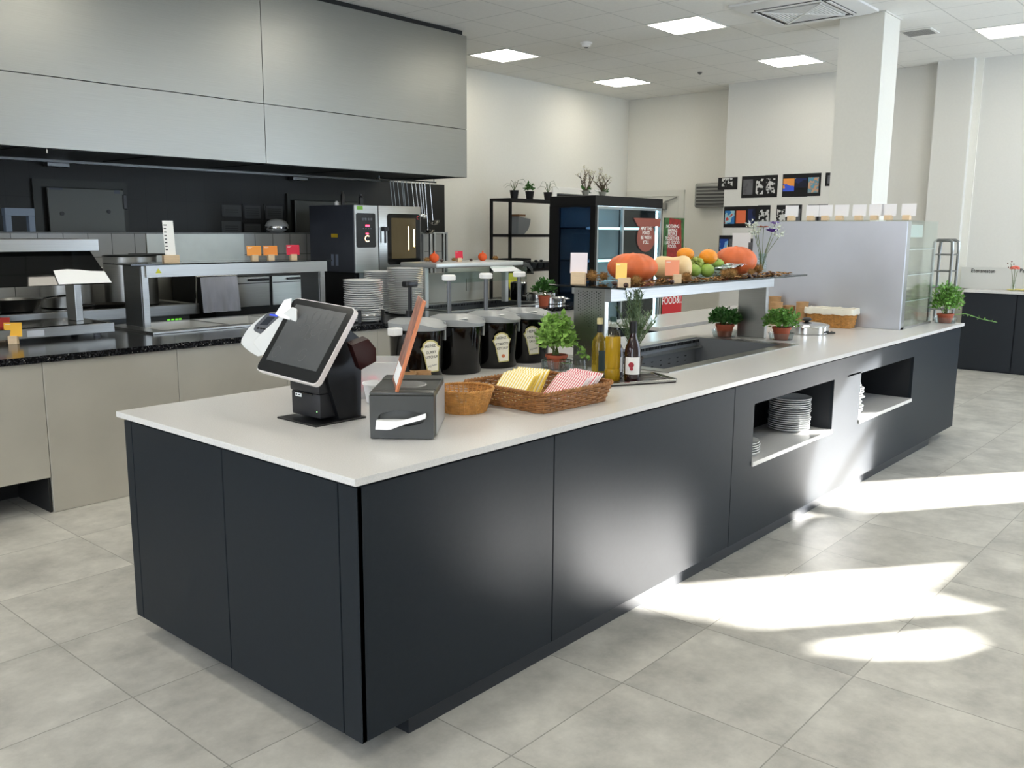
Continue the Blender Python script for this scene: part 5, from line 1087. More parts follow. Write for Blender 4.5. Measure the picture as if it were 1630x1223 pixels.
# ---- combi oven
t = thing('combi_oven', 'tall combi steam oven with dark side and glowing glass door on a black stand', 'oven', (4.35, 5.15, 0)); x0, x1, y0, y1, z0, z1 = 3.93, 4.775, 4.8, 5.5, 1.19, 1.825
q = MB(); q.box((x0, y0+.02, z0), (x1, y1, z1), .004); q.build('body', add_noise(mat('oven_side_blue', (66, 70, 80), .35, .3), (4, 4, 4), .1), t)
q = MB(); q.box((x0, y0, z0), (4.215, y0+.02, z1), .004); fp = q.build('control_front', STEEL, t)
def rect(u0, v0, u1, v1, y): a = at(u0, v0, 'y', y); b_ = at(u1, v1, 'y', y); return a.x, b_.x, b_.z, a.z
def rpanel(r, y, th, rad, m, name, parent, k=4):
    x0_, x1_, z0_, z1_ = r; q = MB(); q.M = frame(((x0_+x1_)/2, y, (z0_+z1_)/2), (1, 0, 0), (0, 0, 1)); q.prism(rrect(x1_-x0_, z1_-z0_, rad, 0, k), (0, 0, th)); return q.build(name, m, parent)
cp = rpanel(rect(566.5, 339, 598, 394, y0), y0-.0002, .004, .018, BLACKG, 'control_panel', fp)
def ptxt(s, u, v, size, m, parent, y, name='lettering'): p = at(u, v, 'y', y); return lettering(s, size, m, parent, frame((p.x, y, p.z), (1, 0, 0), (0, 0, 1)), name)
REDL = mat('display_red', (255, 60, 90), .4, emis=(255, 60, 90), es=3); WARM = mat('display_warm', (255, 236, 200), .4, emis=(255, 220, 170), es=1.6)
p = at(585, 359.5, 'y', y0-.0045); q = MB(); q.box((p.x-.025, y0-.0052, p.z-.009), (p.x+.025, y0-.0044, p.z+.009)); q.build('red_display', REDL, cp)
p = at(584.5, 372, 'y', y0-.0045); q = MB(); q.box((p.x-.018, y0-.0052, p.z-.006), (p.x+.018, y0-.0044, p.z+.006)); q.build('red_display', REDL, cp)
q = MB(); p = at(585, 380, 'y', y0-.0045); q.tube([(p.x+.028*cos(a), y0-.005, p.z+.028*sin(a)) for a in [radians(50+26*k) for k in range(11)]], .0055, 6); q.build('dial_mark', WARM, cp)
q = MB()
for k in range(4): p = at(577.5+k*4.5, 349, 'y', y0-.0045); q.box((p.x-.012, y0-.0052, p.z-.012), (p.x+.012, y0-.0044, p.z+.012))
for k in range(4): p = at(578.5+k*4, 364, 'y', y0-.0045); q.box((p.x-.008, y0-.0052, p.z-.006), (p.x+.008, y0-.0044, p.z+.006))
q.build('buttons', mat('button_grey', (84, 88, 92), .4), cp)
p = at(572, 330, 'y', y0); q = MB(); q.box((p.x-.03, y0-.001, p.z-.022), (p.x+.04, y0-.0002, p.z+.012)); q.build('green_sticker', mat('sticker_green', (120, 180, 60), .5), fp)
q = MB(); q.box((4.222, y0-.002, z0), (x1, y0+.02, z1), .006, 2); dr = q.build('door', STEEL, t)
wf = rpanel(rect(615.5, 340, 669, 420, y0), y0-.0022, .004, .03, BLACKG, 'window_frame', dr)
r_ = rect(622, 347, 661.5, 411, y0); q = MB(); q.box((r_[0], y0-.0068, r_[2]), (r_[1], y0-.0063, r_[3])); q.build('oven_glass', add_noise(mat('oven_glass_glow', (52, 48, 36), .12, emis=(150, 128, 78), es=.10), (6, 6, 3), .3), wf)
for u, w_, e_ in ((649.5, .010, 6), (658.6, .014, 8)):
    p = at(u, 375, 'y', y0); pb = at(u, 398 if u < 655 else 393, 'y', y0); q = MB(); q.box((p.x-w_/2, y0-.0074, pb.z), (p.x+w_/2, y0-.0069, p.z+.09 if u < 655 else p.z+.06)); q.build('oven_lamp', mat('lamp_warm', (255, 230, 170), .4, emis=(255, 216, 140), es=5), wf)
q = MB(); p = at(664.6, 347, 'y', y0); q.tube([(p.x+.014*cos(a), y0-.007, p.z+.014*sin(a)) for a in [radians(45+27*k) for k in range(11)]], .0028, 5); q.build('ring_mark', mat('ring_red', (206, 50, 60), .4), wf)
q = MB(); q.tube([(4.262, y0-.045, 1.47), (4.262, y0-.045, 1.60)], .011, 8); q.box((4.25, y0-.05, 1.585), (4.31, y0-.004, 1.625), .004); q.build('door_handle', BLACKP, dr)
q = MB(); q.box((3.9295, 5.06, 1.52), (3.9299, 5.16, 1.555)); q.build('yellow_sticker', mat('sticker_amber', (190, 160, 30), .5), t)
q = MB()
for k in range(2): q.box((3.9295, 5.13-k*.07, 1.25), (3.9299, 5.17-k*.07, 1.36))
q.build('paper_labels', mat('label_faded', (120, 130, 150), .6), t)
q = MB(); q.box((x0+.03, y0+.06, 0), (x1-.03, y1-.05, z0)); q.build('stand', mat('stand_black', (16, 17, 20), .5), t)
q = MB(); q.box((x0+.06, y0+.03, z0-.12), (4.28, y0+.06, z0-.002)); q.build('stand_front', STEELD, t)
q = MB()
for k in range(7): q.box((x0+.028, y0+.10, 1.02+k*.018), (x0+.0298, y0+.30, 1.028+k*.018))
q.build('vent_slots', mat('slot_dark', (40, 40, 40), .6), t)
for u, v, lb, h, m in ((536, 326, 'small white bottle on top of the combi oven', .04, WHITEP), (546, 326, 'black bottle on top of the combi oven', .13, BLACKP), (575, 326, 'black spray bottle on top of the combi oven near its front', .10, BLACKP)):
    x = 3.98 if u < 570 else 4.07; p = at(u, v, 'x', x); q = MB(); yy = min(max(p.y, 4.85), 5.45); q.lathe((x, yy, z1+.0005), [(.02, 0), (.022, h*.7), (.012, h*.85), (.012, h), (.0001, h+.002)], 16); tag(q.build('bottle', m), lb, 'bottle')
# steel stand with vertical rails right of the oven
t = thing('tray_trolley', 'steel tray trolley with vertical rails right of the combi oven', 'trolley', (5.35, 5.3, 0))
for x in (5.13, 5.30, 5.36, 5.50, 5.545):
    q = MB(); q.box((x-.012, 5.20, .06), (x+.012, 5.225, 1.56)); q.build('rail', STEEL, t)
for x in (5.13, 5.545):
    q = MB(); q.box((x-.012, 5.58, .06), (x+.012, 5.605, 1.56)); q.build('rail', STEEL, t)
q = MB(); q.box((5.12, 5.20, 1.56), (5.557, 5.605, 1.575)); q.box((5.12, 5.20, .05), (5.557, 5.605, .065)); q.build('top_frame', STEEL, t)
q = MB(); q.box((5.15, 5.3, .08), (5.28, 5.58, 1.55)); q.build('tray_pack', mat('trolley_grey', (110, 112, 112), .4, .5), t)
for x in (5.14, 5.53):
    for y in (5.22, 5.58):
        q = MB(); q.lathe((x, y, 0), [(.0001, 0), (.025, .01), (.025, .04), (.0001, .05)], 12); q.build('castor', BLACKP, t)
t = thing('hanging_rail', 'steel rail under the hood with hooks for kitchen tools', 'rail', (5.0, 5.2, 2.14))
q = MB(); q.tube([(4.55, 5.2, 2.105), (5.38, 5.2, 2.105)], .008, 8); q.tube([(4.58, 5.2, 2.105), (4.58, 5.2, 2.139)], .006, 6); q.tube([(5.35, 5.2, 2.105), (5.35, 5.2, 2.139)], .006, 6); q.build('rail', STEELD, t)
tools = [(620, 'slim', .52), (625, 'slim', .52), (631.5, 'slim', .50), (638, 'slim', .5), (640.5, 'slim', .5), (646, 'slim', .5), (654, 'whisk', .34), (660, 'whisk', .30), (666, 'whisk', .33), (670, 'whisk', .34), (675, 'ladle', .50), (683, 'ladle', .40)]
words = {'slim': 'long thin steel skewer handle', 'whisk': 'steel serving spoon with hook', 'ladle': 'steel ladle'}
pos = ['leftmost under the hood', 'second from the left under the hood', 'third from the left under the hood', 'fourth from the left under the hood', 'fifth from the left under the hood', 'sixth from the left under the hood', 'left of the four bright ones', 'second of the four bright ones', 'third of the four bright ones', 'right of the four bright ones', 'lowest, hanging far right beside the oven', 'higher one, hanging far right beside the oven']
for i, (u, kd, L) in enumerate(tools):
    p = at(u, 287, 'y', 5.2); t = thing('kitchen_utensil', words[kd]+', '+pos[i], 'utensil', (p.x, 5.2, 2.1-L))
    lean = .05 if kd == 'slim' else .03; z0_ = 2.096
    q = MB(); q.tube([(p.x, 5.187, z0_), (p.x, 5.19, z0_-.02), (p.x+lean*.5, 5.185, z0_-L*.5), (p.x+lean, 5.18, z0_-L)], .0055 if kd != 'slim' else .004, 6); q.build('handle', STEELS if kd != 'slim' else STEELD, t)
    q = MB(); e = Vector((p.x+lean, 5.18, z0_-L))
    if kd == 'ladle': q.lathe((e.x, e.y-.02, e.z-.045), [(.0001, 0), (.035, .008), (.055, .03), (.06, .05), (.057, .05), (.05, .03), (.03, .011), (.0001, .004)], 20)
    elif kd == 'whisk': q.box((e.x-.028, e.y-.012, e.z-.035), (e.x+.028, e.y+.012, e.z), .008, 2)
    else: q.box((e.x-.012, e.y-.003, e.z-.05), (e.x+.012, e.y+.003, e.z))
    q.build('head', STEELS if kd != 'slim' else STEELD, t)
# ---- cold room doors etc. on the dark wall
def cold_door(u0, u1, v, lb, ui0, ui1, vi):
    a = at(u0, v, 'y', YB-.03); c = at(u1, v, 'y', YB-.03); t = thing('cold_room_door', lb, 'door', ((a.x+c.x)/2, YB-.05, 1.0))
    ai = at(ui0, vi, 'y', YB-.03); ci = at(ui1, vi, 'y', YB-.03); zt = a.z; w = .05
    q = MB(); q.box((a.x, YB-.05, .3), (ai.x-.02, YB-.022, zt)); q.box((ci.x+.0, YB-.05, .3), (c.x, YB-.022, zt)); q.box((ai.x-.02, YB-.05, ai.z), (ci.x, YB-.022, zt)); q.build('door_frame', mat('cold_frame', (52, 53, 50), .45, .5), t)
    q = MB(); q.box((ai.x+.02, YB-.075, .3), (ci.x-.005, YB-.051, ai.z-.005), .004); d = q.build('door_leaf', mat('cold_leaf', (78, 79, 75), .42, .6), t); return t, d, ai, ci
t, d, ai, ci = cold_door(49, 199, 284, 'steel cold room door on the dark wall above the ledge, left one', 67, 193, 297)
q = MB()
for u, v in ((99, 340), (173, 337)): p = at(u, v, 'y', YB-.076); q.M = frame((p.x, YB-.0765, p.z), (1, 0, 0), (0, 0, 1)); q.lathe((0, 0, 0), [(.018, 0), (.018, .004)], 14)
q.build('knob_plugs', BLACKM, d)
q = MB(); p = at(88, 300, 'y', YB-.076); q.box((p.x-.05, YB-.0768, p.z-.012), (p.x+.06, YB-.0758, p.z+.006)); p = at(187, 305, 'y', YB-.076); q.box((p.x-.03, YB-.0768, p.z-.02), (p.x+.02, YB-.0758, p.z+.012)); q.build('badge', mat('badge_dark', (50, 54, 66), .4), d)
q = MB(); p = at(197, 321, 'y', YB-.06); q.box((p.x-.015, YB-.09, p.z-.07), (p.x+.02, YB-.0505, p.z+.06), .005); q.build('latch', BLACKP, t)
cold_door(455, 572, 308, 'dark steel cold room door behind the combi oven', 463, 566, 318)
frames = [((352, 326, 384, 345), False, 'paper sheet with a magnet left of the black frames, upper'), ((352, 352, 384, 372), False, 'paper sheet left of the black frames, lower'), ((385.5, 324.5, 417, 351), True, 'black framed notice, upper left of the four'), ((420, 325, 452, 352), True, 'black framed notice, upper right of the four'), ((385.5, 353.5, 417, 372), True, 'black framed notice, lower left of the four'), ((420, 354.5, 452, 373), True, 'black framed notice, lower right of the four')]
GP = mat('notice_grey', (74, 76, 76), .6); GP2 = mat('notice_line', (48, 50, 52), .6)
for (u0, v0, u1, v1), fr, lb in frames:
    x0_, x1_, z0_, z1_ = rect(u0, v0, u1, v1, YB-.022); t = thing('wall_notice', lb, 'notice', ((x0_+x1_)/2, YB-.022, z0_)); y = YB-.0205
    q = MB(); q.box((x0_, y-.008, z0_), (x1_, y, z1_)); q.build('frame' if fr else 'paper', BLACKM if fr else GP, t)
    q = MB(); m_ = .018; q.box((x0_+m_, y-.010, z0_+m_), (x1_-m_, y-.0082, z1_-m_)); sh = q.build('sheet', GP, t)
    q = MB()
    for k in range(5): zz = z1_-m_-.03-k*.02; q.box((x0_+m_+.02, y-.0108, zz-.004), (x1_-m_-.02, y-.0102, zz+.003)) if zz > z0_+m_+.01 else None
    if len(q.bm.faces): q.build('print', GP2, sh)
for u, v, lb in ((90, 259, 'small steel sensor box under the hood, left one'), (475, 282, 'small steel sensor box under the hood, right one')):
    p = at(u, v, 'y', 6.1); t = thing('sensor_box', lb, 'sensor', (p.x, 6.1, 2.1)); q = MB(); q.box((p.x-.09, 6.06, 2.102), (p.x+.09, 6.14, 2.138), .004); q.build('box', STEELD, t); q = MB(); q.lathe((p.x, 6.1, 2.097), [(.012, 0), (.014, .005)], 12); q.build('nozzle', BLACKM, t)
# step stool frame on the ledge, mixer bowl
t = thing('folding_stool', 'pale blue-grey metal frame standing on the ledge at the far left', 'stool', (1.35, 5.79, 1.562)); a = at(5, 331, 'y', 5.79); c = at(52, 331, 'y', 5.79); BG = mat('blue_grey_metal', (120, 134, 152), .4)
q = MB(); q.box((a.x, 5.76, a.z-.06), (c.x, 5.83, a.z)); q.build('seat_bar', BG, t)
for x in (a.x, c.x-.045):
    q = MB(); q.box((x, 5.765, 1.5625), (x+.045, 5.82, a.z-.061)); q.build('leg', BG, t)
t = thing('mixer_bowl', 'round white and steel appliance head on the ledge left of the combi oven', 'appliance', (3.93, 5.79, 1.562)); p = at(475, 360, 'y', 5.62)
q = MB(); q.lathe((3.75, 5.79, 1.5625), [(.05, 0), (.10, .03), (.115, .07), (.09, .11), (.05, .13), (.0001, .135)], 28); q.build('bowl', mat('appliance_white', (200, 202, 200), .3, .2), t)
q = MB(); q.lathe((3.75, 5.79, 1.6), [(.118, 0), (.120, .012), (.118, .024)], 28, cap=False); q.build('steel_band', STEELS, t)

# ---- extraction hood
t = thing('extraction_hood', 'huge brushed steel extraction hood hanging from the ceiling over the kitchen', 'extraction hood', (1.0, 5.4, 2.15)); hx0, hx1, hy, hb, ht = -4.15, 5.395, 4.75, 2.14, 3.55; sz = 2.625
for a, c in ((-4.15, -2.9), (-2.897, -.03), (-.027, 2.955), (2.958, hx1)):
    for z0_, z1_ in ((hb, sz-.002), (sz+.002, ht)):
        q = MB(); q.box((a+.001, hy, z0_), (c-.001, hy+.02, z1_), .0015); q.build('front_panel', STEELH, t)
q = MB(); q.box((hx1-.022, hy+.022, hb), (hx1, YB-.03, ht)); q.build('end_panel', STEELH, t)
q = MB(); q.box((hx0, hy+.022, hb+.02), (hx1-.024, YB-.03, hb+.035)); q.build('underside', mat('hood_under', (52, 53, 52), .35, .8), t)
q = MB(); q.box((hx0, hy+.022, hb), (hx1-.024, hy+.06, hb+.02)); q.box((hx0, YB-.10, hb), (hx1-.024, YB-.031, hb+.02)); q.build('lip', STEELD, t)
for k in range(9):
    q = MB(); x = -3.9+k*1.0; q.box((x, 5.0, hb+.012), (x+.94, 5.9, hb+.0195)); q.build('filter', mat('filter_dark', (70, 71, 70), .35, .8), t)
q = MB(); q.box((hx0, hy+.03, ht), (hx1-.03, YB-.03, ZC-.002)); q.build('top_filler', mat('filler_dark', (30, 30, 30), .7), t)
q = MB(); q.cyl((1.2, 4.80, hb-.03), .006, .03, 8); q.build('hook', STEELS, t)
# ================================================================ open shelf rack and fridge
t = thing('shelf_rack', 'black open metal shelf rack against the white wall left of the fridge', 'shelf', (7.5, 5.56, 0)); x0, x1, y0, y1 = 6.83, 8.20, 5.40, 5.74; zt = 1.955
def rails(q, z, th=.035, full=True):
    q.box((x0, y0, z), (x1, y0+.03, z+th)); q.box((x0, y1-.03, z), (x1, y1, z+th)); q.box((x0, y0+.03, z), (x0+.03, y1-.03, z+th)); q.box((x1-.03, y0+.03, z), (x1, y1-.03, z+th))
for x in (x0, x1-.03):
    for y in (y0, y1-.03):
        q = MB(); q.box((x, y, 0), (x+.03, y+.03, zt)); q.build('upright', BLACKM, t)
for z in (zt, 1.52, 1.09, .45):
    q = MB(); rails(q, z, .035); q.build('shelf_frame', BLACKM, t)
    q = MB(); q.box((x0+.03, y0+.03, z+.024), (x1-.03, y1-.03, z+.033)); q.build('shelf_board', BLACKM if z != 1.52 else GLASS, t) if z in (1.09,) else q.build('shelf_board', BLACKM, t)
ZT_ = zt+.0355
# three black plant pots on the rack
for i, (u, lb, kd) in enumerate(((818.5, 'black pot with thin grassy leaves, left of the three on the rack', 0), (843, 'black pot with a round leafy plant, middle of the three on the rack', 1), (872, 'black pot with long drooping shoots, right of the three on the rack', 2))):
    p = at(u, 322, 'y', 5.5); t = thing('black_pot_plant', lb, 'potted plant', (p.x, 5.5, ZT_)); x, y = p.x, 5.5
    q = MB(); q.lathe((x, y, ZT_), [(.042, 0), (.058, .10), (.053, .10), (.05, .09), (.0001, .088)], 20); q.build('pot', BLACKP, t)
    q = MB(); rnd = random.Random(60+i)
    if kd == 1: leafs(q, (x, y, ZT_+.14), .07, .06, 60, .045, 61, .75, .4, .2)
    else:
        for k in range(9 if kd == 0 else 7):
            a = rnd.random()*6.28; L = rnd.uniform(.10, .18); H = rnd.uniform(.07, .16)
            q.tube([(x, y, ZT_+.09), (x+L*.3*cos(a), y+L*.3*sin(a), ZT_+.09+H*.9), (x+L*.7*cos(a), y+L*.7*sin(a), ZT_+.09+H), (x+L*cos(a), y+L*sin(a), ZT_+.09+H*.6)], .0035, 4, taper=.001)
    q.build('leaves', LEAFD if kd == 1 else mat('grass_grey_green', (96, 110, 76), .7), t, smooth=False)
p = at(833, 375, 'y', 5.5); t = thing('storage_bag', 'grey curved dish with a wooden edge standing on the middle rack shelf', 'dish', (p.x, 5.55, 1.5555))
q = MB(); X = p.x-.10; q.prism([(X, 5.5, 1.556), (X+.12, 5.5, 1.556), (X+.20, 5.5, 1.62), (X+.235, 5.5, 1.70), (X+.24, 5.5, 1.745), (X+.13, 5.5, 1.76), (X+.01, 5.5, 1.775)], (0, .15, 0)); q.build('dish', mat('fabric_grey', (134, 138, 142), .7), t)
q = MB(); q.box((X+.0, 5.49, 1.776), (X+.13, 5.66, 1.80)); q.build('wooden_edge', mat('edge_brown', (130, 96, 66), .6), t)
for k in range(4):
    t = thing('black_crate', ('bottom', 'second lowest', 'second highest', 'top')[k]+' black tray of the left stack on the lower rack shelf', 'tray', (7.0, 5.56, 1.125+k*.03)); z = 1.1255+k*.033
    q = MB(); tr_ = q; q.box((6.87, 5.44, z), (7.28, 5.70, z+.003)); q.box((6.87, 5.44, z+.003), (7.28, 5.447, z+.028)); q.box((6.87, 5.693, z+.003), (7.28, 5.70, z+.028)); q.box((6.87, 5.447, z+.003), (6.877, 5.693, z+.028)); q.box((7.273, 5.447, z+.003), (7.28, 5.693, z+.028)); q.build('tray', BLACKP, t)
t = thing('muffin_tin', 'dark grey cup baking tray on the lower rack shelf', 'baking tray', (7.6, 5.5, 1.13)); q = MB(); q.box((7.30, 5.42, 1.19), (7.95, 5.70, 1.2), .002); q.build('tray', mat('tin_grey', (78, 82, 84), .5), t)
for j in range(2):
    for k in range(5):
        q = MB(); q.lathe((7.38+k*.125, 5.485+j*.14, 1.126), [(.035, 0), (.05, .063)], 16); q.build('cup', mat('tin_grey', (78, 82, 84), .5), t)
for x, l in ((7.45, 'left small dark clip on the baking tray'), (7.56, 'right small dark clip on the baking tray')):
    q = MB(); q.sphere((x, 5.5, 1.2155), .022, (1.4, 1, .7), 10, 6); tag(q.build('dark_clip', BLACKP), l, 'clip')
# pear shaped cut-out sign
p = at(821, 440, 'y', 4.75); t = thing('pear_sign', 'yellow pear cut-out with a green leaf standing behind the curved shelf', 'sign', (p.x, 4.75, .9)); X = p.x
q = MB(); q.prism([(at(819, 447, 'y', 4.75).x+.7*w_*cos(a), 4.75, at(819, 446, 'y', 4.75).z+.72*h_*sin(a)) for a, w_, h_ in [(2*pi*k/28, .16*(1+.10*cos(2*pi*k/28)), .19) for k in range(28)]], (0, .012, 0)); q.build('fruit_board', add_noise(mat('lemon_yellow', (206, 200, 52), .6), (9, 9, 9), .2), t)
q = MB(); q.prism([(at(u_, v_, 'y', 4.745).x, 4.745, at(u_, v_, 'y', 4.745).z) for u_, v_ in ((825, 431), (829, 439), (834, 440), (838, 434), (838, 427), (829, 426))], (0, .010, 0)); q.build('leaf', mat('leaf_green', (36, 130, 60), .6), t)
q = MB(); q.box((X-.01, 4.752, 0), (X+.05, 4.76, 1.05)); q.build('post', BLACKM, t)

# ---- fridge
t = thing('display_fridge', 'black glass fronted refrigerated display with lit shelves', 'display fridge', (7.6, 4.5, 0)); x0, x1, y0, y1, zt = 6.93, 8.37, 4.20, 4.87, 2.0
q = MB(); q.box((x0, y0, 1.885), (x1, y1, zt), .004); q.build('top_canopy', BLACKM, t)
q = MB(); q.box((x0, y0, .0), (x0+.04, y0+.07, 1.885)); q.box((x0, y1-.14, 0), (x0+.04, y1, 1.885)); q.box((x0, y0+.07, 0), (x0+.04, y1-.14, .55)); q.box((x0, y0+.07, 1.87), (x0+.04, y1-.14, 1.885)); q.build('side_frame', BLACKM, t)
q = MB(); q.box((x0+.015, y0+.07, .55), (x0+.025, y1-.14, 1.87)); q.build('side_glass', pane('fridge_side_glass', (128, 142, 158), .03), t)
q = MB(); q.box((x1-.04, y0, 0), (x1, y1, 1.885)); q.build('side_panel', BLACKM, t)
q = MB(); q.box((x0+.04, y1-.04, 0), (x1-.04, y1, 1.885)); q.build('back_panel', mat('fridge_back', (176, 186, 192), .5), t)
q = MB(); q.box((x0+.04, y0+.02, 0), (x1-.04, y1-.04, .45)); q.build('base', BLACKM, t)
LED = mat('cool_led', (220, 244, 255), .4, emis=(200, 234, 255), es=9); FS = mat('fridge_shelf', (196, 214, 222), .3, .3)
for z in (1.62, 1.24, .86):
    q = MB(); q.box((x0+.045, y0+.16, z), (x1-.045, y1-.05, z+.02)); sf = q.build('shelf', FS, t)
    q = MB(); q.box((x0+.05, y0+.14, z-.004), (x1-.05, y0+.158, z+.024)); q.build('led_strip', mat('shelf_led', (214, 238, 246), .4, emis=(200, 232, 244), es=1.5), sf)
q = MB(); q.box((x0+.05, y0+.06, 1.868), (x1-.05, y0+.10, 1.883)); q.build('led_strip', LED, t)
ALU = mat('cool_aluminium', (190, 200, 206), .3, .8)
q = MB(); xm = (x0+x1)/2-.0; fr = .03
for a, c in ((x0+.045, 7.505), (7.46, x1-.045)):
    yo = y0+.006 if a < 7.2 else y0-.018
    q = MB(); q.box((a, yo, .46), (a+fr, yo+.02, 1.88)); q.box((c-fr, yo, .46), (c, yo+.02, 1.88)); q.box((a+fr, yo, .46), (c-fr, yo+.02, .5)); q.box((a+fr, yo, 1.85), (c-fr, yo+.02, 1.88)); d = q.build('sliding_door', ALU, t)
    q = MB(); q.box((a+fr, yo+.008, .5), (c-fr, yo+.012, 1.85)); q.build('door_glass', GLASS, d)
    d_last = d
q = MB(); q.box((x1-.075, y0+.03, .5), (x1-.055, y0+.05, 1.85)); q.build('led_strip', LED, t)
# round red sticker on the right door
yo = y0-.0185
def fp_(u, v): return at(u, v, 'y', yo)
STK = mat('sticker_brown_red', (150, 84, 72), .6)
a = fp_(1010, 347); c = fp_(1046, 395); cxs = (a.x+c.x)/2
q = MB(); q.prism([(a.x-.02, yo, a.z), (c.x+.06, yo, a.z), (c.x+.04, yo, a.z-.10), (a.x+.08, yo, a.z-.10)], (0, -.0022, 0)); q.build('sticker', STK, d_last)
z_ = fp_(1028, 383).z
q = MB(); q.prism([(cxs+.20*cos(al)*(1 if sin(al) < 0 else 1), yo, z_+.02+.21*sin(al)*(1 if sin(al) > 0 else .75)) for al in [2*pi*k/36 for k in range(36)]], (0, -.001, 0)); st = q.build('round_sticker', STK, d_last)
for s, v in (('MAY THE', 364), ('FOOD', 371), ('BE WITH', 378.5), ('YOU.', 386)):
    p = fp_(1028, v); lettering(s, .060, INKW, st, frame((cxs, yo-.002, p.z), (1, 0, 0), (0, 0, 1)))
# purple packs inside, seen under the shelf
t2 = None
for k in range(6):
    x = 7.02+.085*k; q = MB(); q.box((x, 4.36, .8805), (x+.07, 4.42, .99), .01, 2); tag(q.build('snack_pack', mat('pack_purple', (100, 70, 190), .4) if k % 2 else mat('pack_blue', (60, 70, 200), .4)), ('purple' if k % 2 else 'blue')+' snack pack in the fridge, '+('leftmost', 'second from the left', 'third from the left', 'third from the right', 'second from the right', 'rightmost')[k], 'pack', 'snack packs in the fridge')
# two orchids on the fridge
for u, lb, sd in ((932, 'bare branching orchid plant on the fridge, left one', 3), (959, 'bare branching orchid plant on the fridge, right one', 9)):
    p = at(u, 311, 'y', 4.45); t = thing('orchid_plant', lb, 'plant', (p.x, 4.45, 2.0005)); x = p.x; rnd = random.Random(sd)
    q = MB(); q.lathe((x, 4.45, 2.0005), [(.03, 0), (.05, .06), (.045, .06), (.0001, .055)], 16); q.build('pot', mat('glass_pot', (150, 150, 140), .3), t)
    q = MB(); tips = []
    for k in range(10):
        a = rnd.random()*6.28; o = Vector((x, 4.45, 2.05)); m_ = o+Vector((cos(a)*.06, sin(a)*.05, rnd.uniform(.05, .12))); e = m_+Vector((rnd.uniform(-.10, .10), rnd.uniform(-.05, .05), rnd.uniform(.06, .17))); q.tube([o, m_, m_.lerp(e, .5)+Vector((rnd.uniform(-.02, .02), 0, 0)), e], .008, 5, taper=.0025); tips.append(e)
        for j in range(2):
            e2 = m_.lerp(e, .6)+Vector((rnd.uniform(-.07, .07), rnd.uniform(-.03, .03), rnd.uniform(.0, .06))); q.tube([m_.lerp(e, .5), e2], .004, 4, taper=.0015); tips.append(e2)
    q.build('branches', mat('branch_brown', (86, 76, 58), .8), t)
    q = MB()
    for e in tips: leafs(q, e, .02, .02, 4, .024, int(e.x*1000) % 97)
    q.build('dry_flowers', mat('dry_flower', (206, 202, 176), .7), t, smooth=False)
    q = MB(); leafs(q, (x, 4.45, 2.07), .05, .03, 8, .07, sd+1, .5); q.build('leaves', LEAFD, t, smooth=False)
# roll-up banner
t = thing('banner_sign', 'red and green food poster banner standing right of the fridge', 'banner', (8.83, 4.3, 0)); bx0, bx1, by, bz0, bz1 = 8.585, 9.085, 4.3, .30, 1.775
q = MB(); q.box((bx0, by, bz0), (bx1, by+.01, bz1)); bn = q.build('banner_board', add_noise(mat('banner_green', (62, 104, 58), .6), (18, 18, 12), .7, 5), t)
q = MB(); q.prism([(bx0+.06, by-.001, 1.12), (bx1-.03, by-.001, 1.12), (bx1-.09, by-.001, 1.75), (bx0+.12, by-.001, 1.775)], (0, -.001, 0)); q.build('red_panel', add_noise(mat('banner_red', (150, 44, 40), .6), (14, 14, 14), .4), bn)
q = MB(); q.box((bx0, by-.003, bz0), (bx1, by-.0015, .93)); q.build('red_field', mat('banner_bright_red', (206, 46, 52), .6), bn)
for s, v in (('NOTHING', 360.5), ('BRINGS', 366.8), ('PEOPLE', 373.2), ('TOGETHER', 379.8), ('LIKE GOOD', 386.4), ('FOOD.', 392.5)):
    p = at(1071, v, 'y', by); lettering(s, .062, INKW, bn, frame((8.79, by-.003, p.z), (1, 0, 0), (0, 0, 1)), sx=1.12)
p = at(1066, 479, 'y', by); lettering('FOOD&I.', .135, INKW, bn, frame((8.83, by-.004, p.z), (1, 0, 0), (0, 0, 1)), sx=.95)
q = MB(); q.box((bx0-.02, by-.12, 0), (bx1+.02, by+.12, .03), .005); q.box((bx0+.22, by+.012, .03), (bx1-.22, by+.03, 1.5)); q.build('foot', BLACKM, t)
# trolley behind the display case
t = thing('rack_trolley', 'grey wire rack trolley behind the display case', 'trolley', (7.3, .55, 0)); GT = mat('trolley_steel', (140, 142, 140), .35, .8)
for x, y in ((7.25, .62), (7.25, .46), (7.44, .62), (7.44, .46)):
    q = MB(); q.tube([(x, y, .08), (x, y, 1.47)], .013, 8); q.build('post', GT, t)
for x in (7.25, 7.44):
    q = MB(); q.tube([(x, .62, 1.44), (x, .615, 1.515), (x, .59, 1.53), (x, .49, 1.53), (x, .465, 1.515), (x, .46, 1.44)], .015, 8); q.build('push_handle', GT, t)
for z in (.3, .6, .9, 1.1, 1.25, 1.40):
    q = MB(); q.tube([(7.25, .46, z), (7.44, .46, z), (7.44, .62, z), (7.25, .62, z)], .006, 6, True)
    for k in range(5): q.tube([(7.25+k*.0475, .46, z), (7.25+k*.0475, .62, z)], .003, 5)
    q.build('wire_shelf', GT, t)
for x, y in ((7.25, .62), (7.25, .46), (7.44, .62), (7.44, .46)):
    q = MB(); q.lathe((x, y, 0), [(.0001, 0), (.03, .015), (.03, .05), (.0001, .07)], 12); q.build('castor', BLACKP, t)

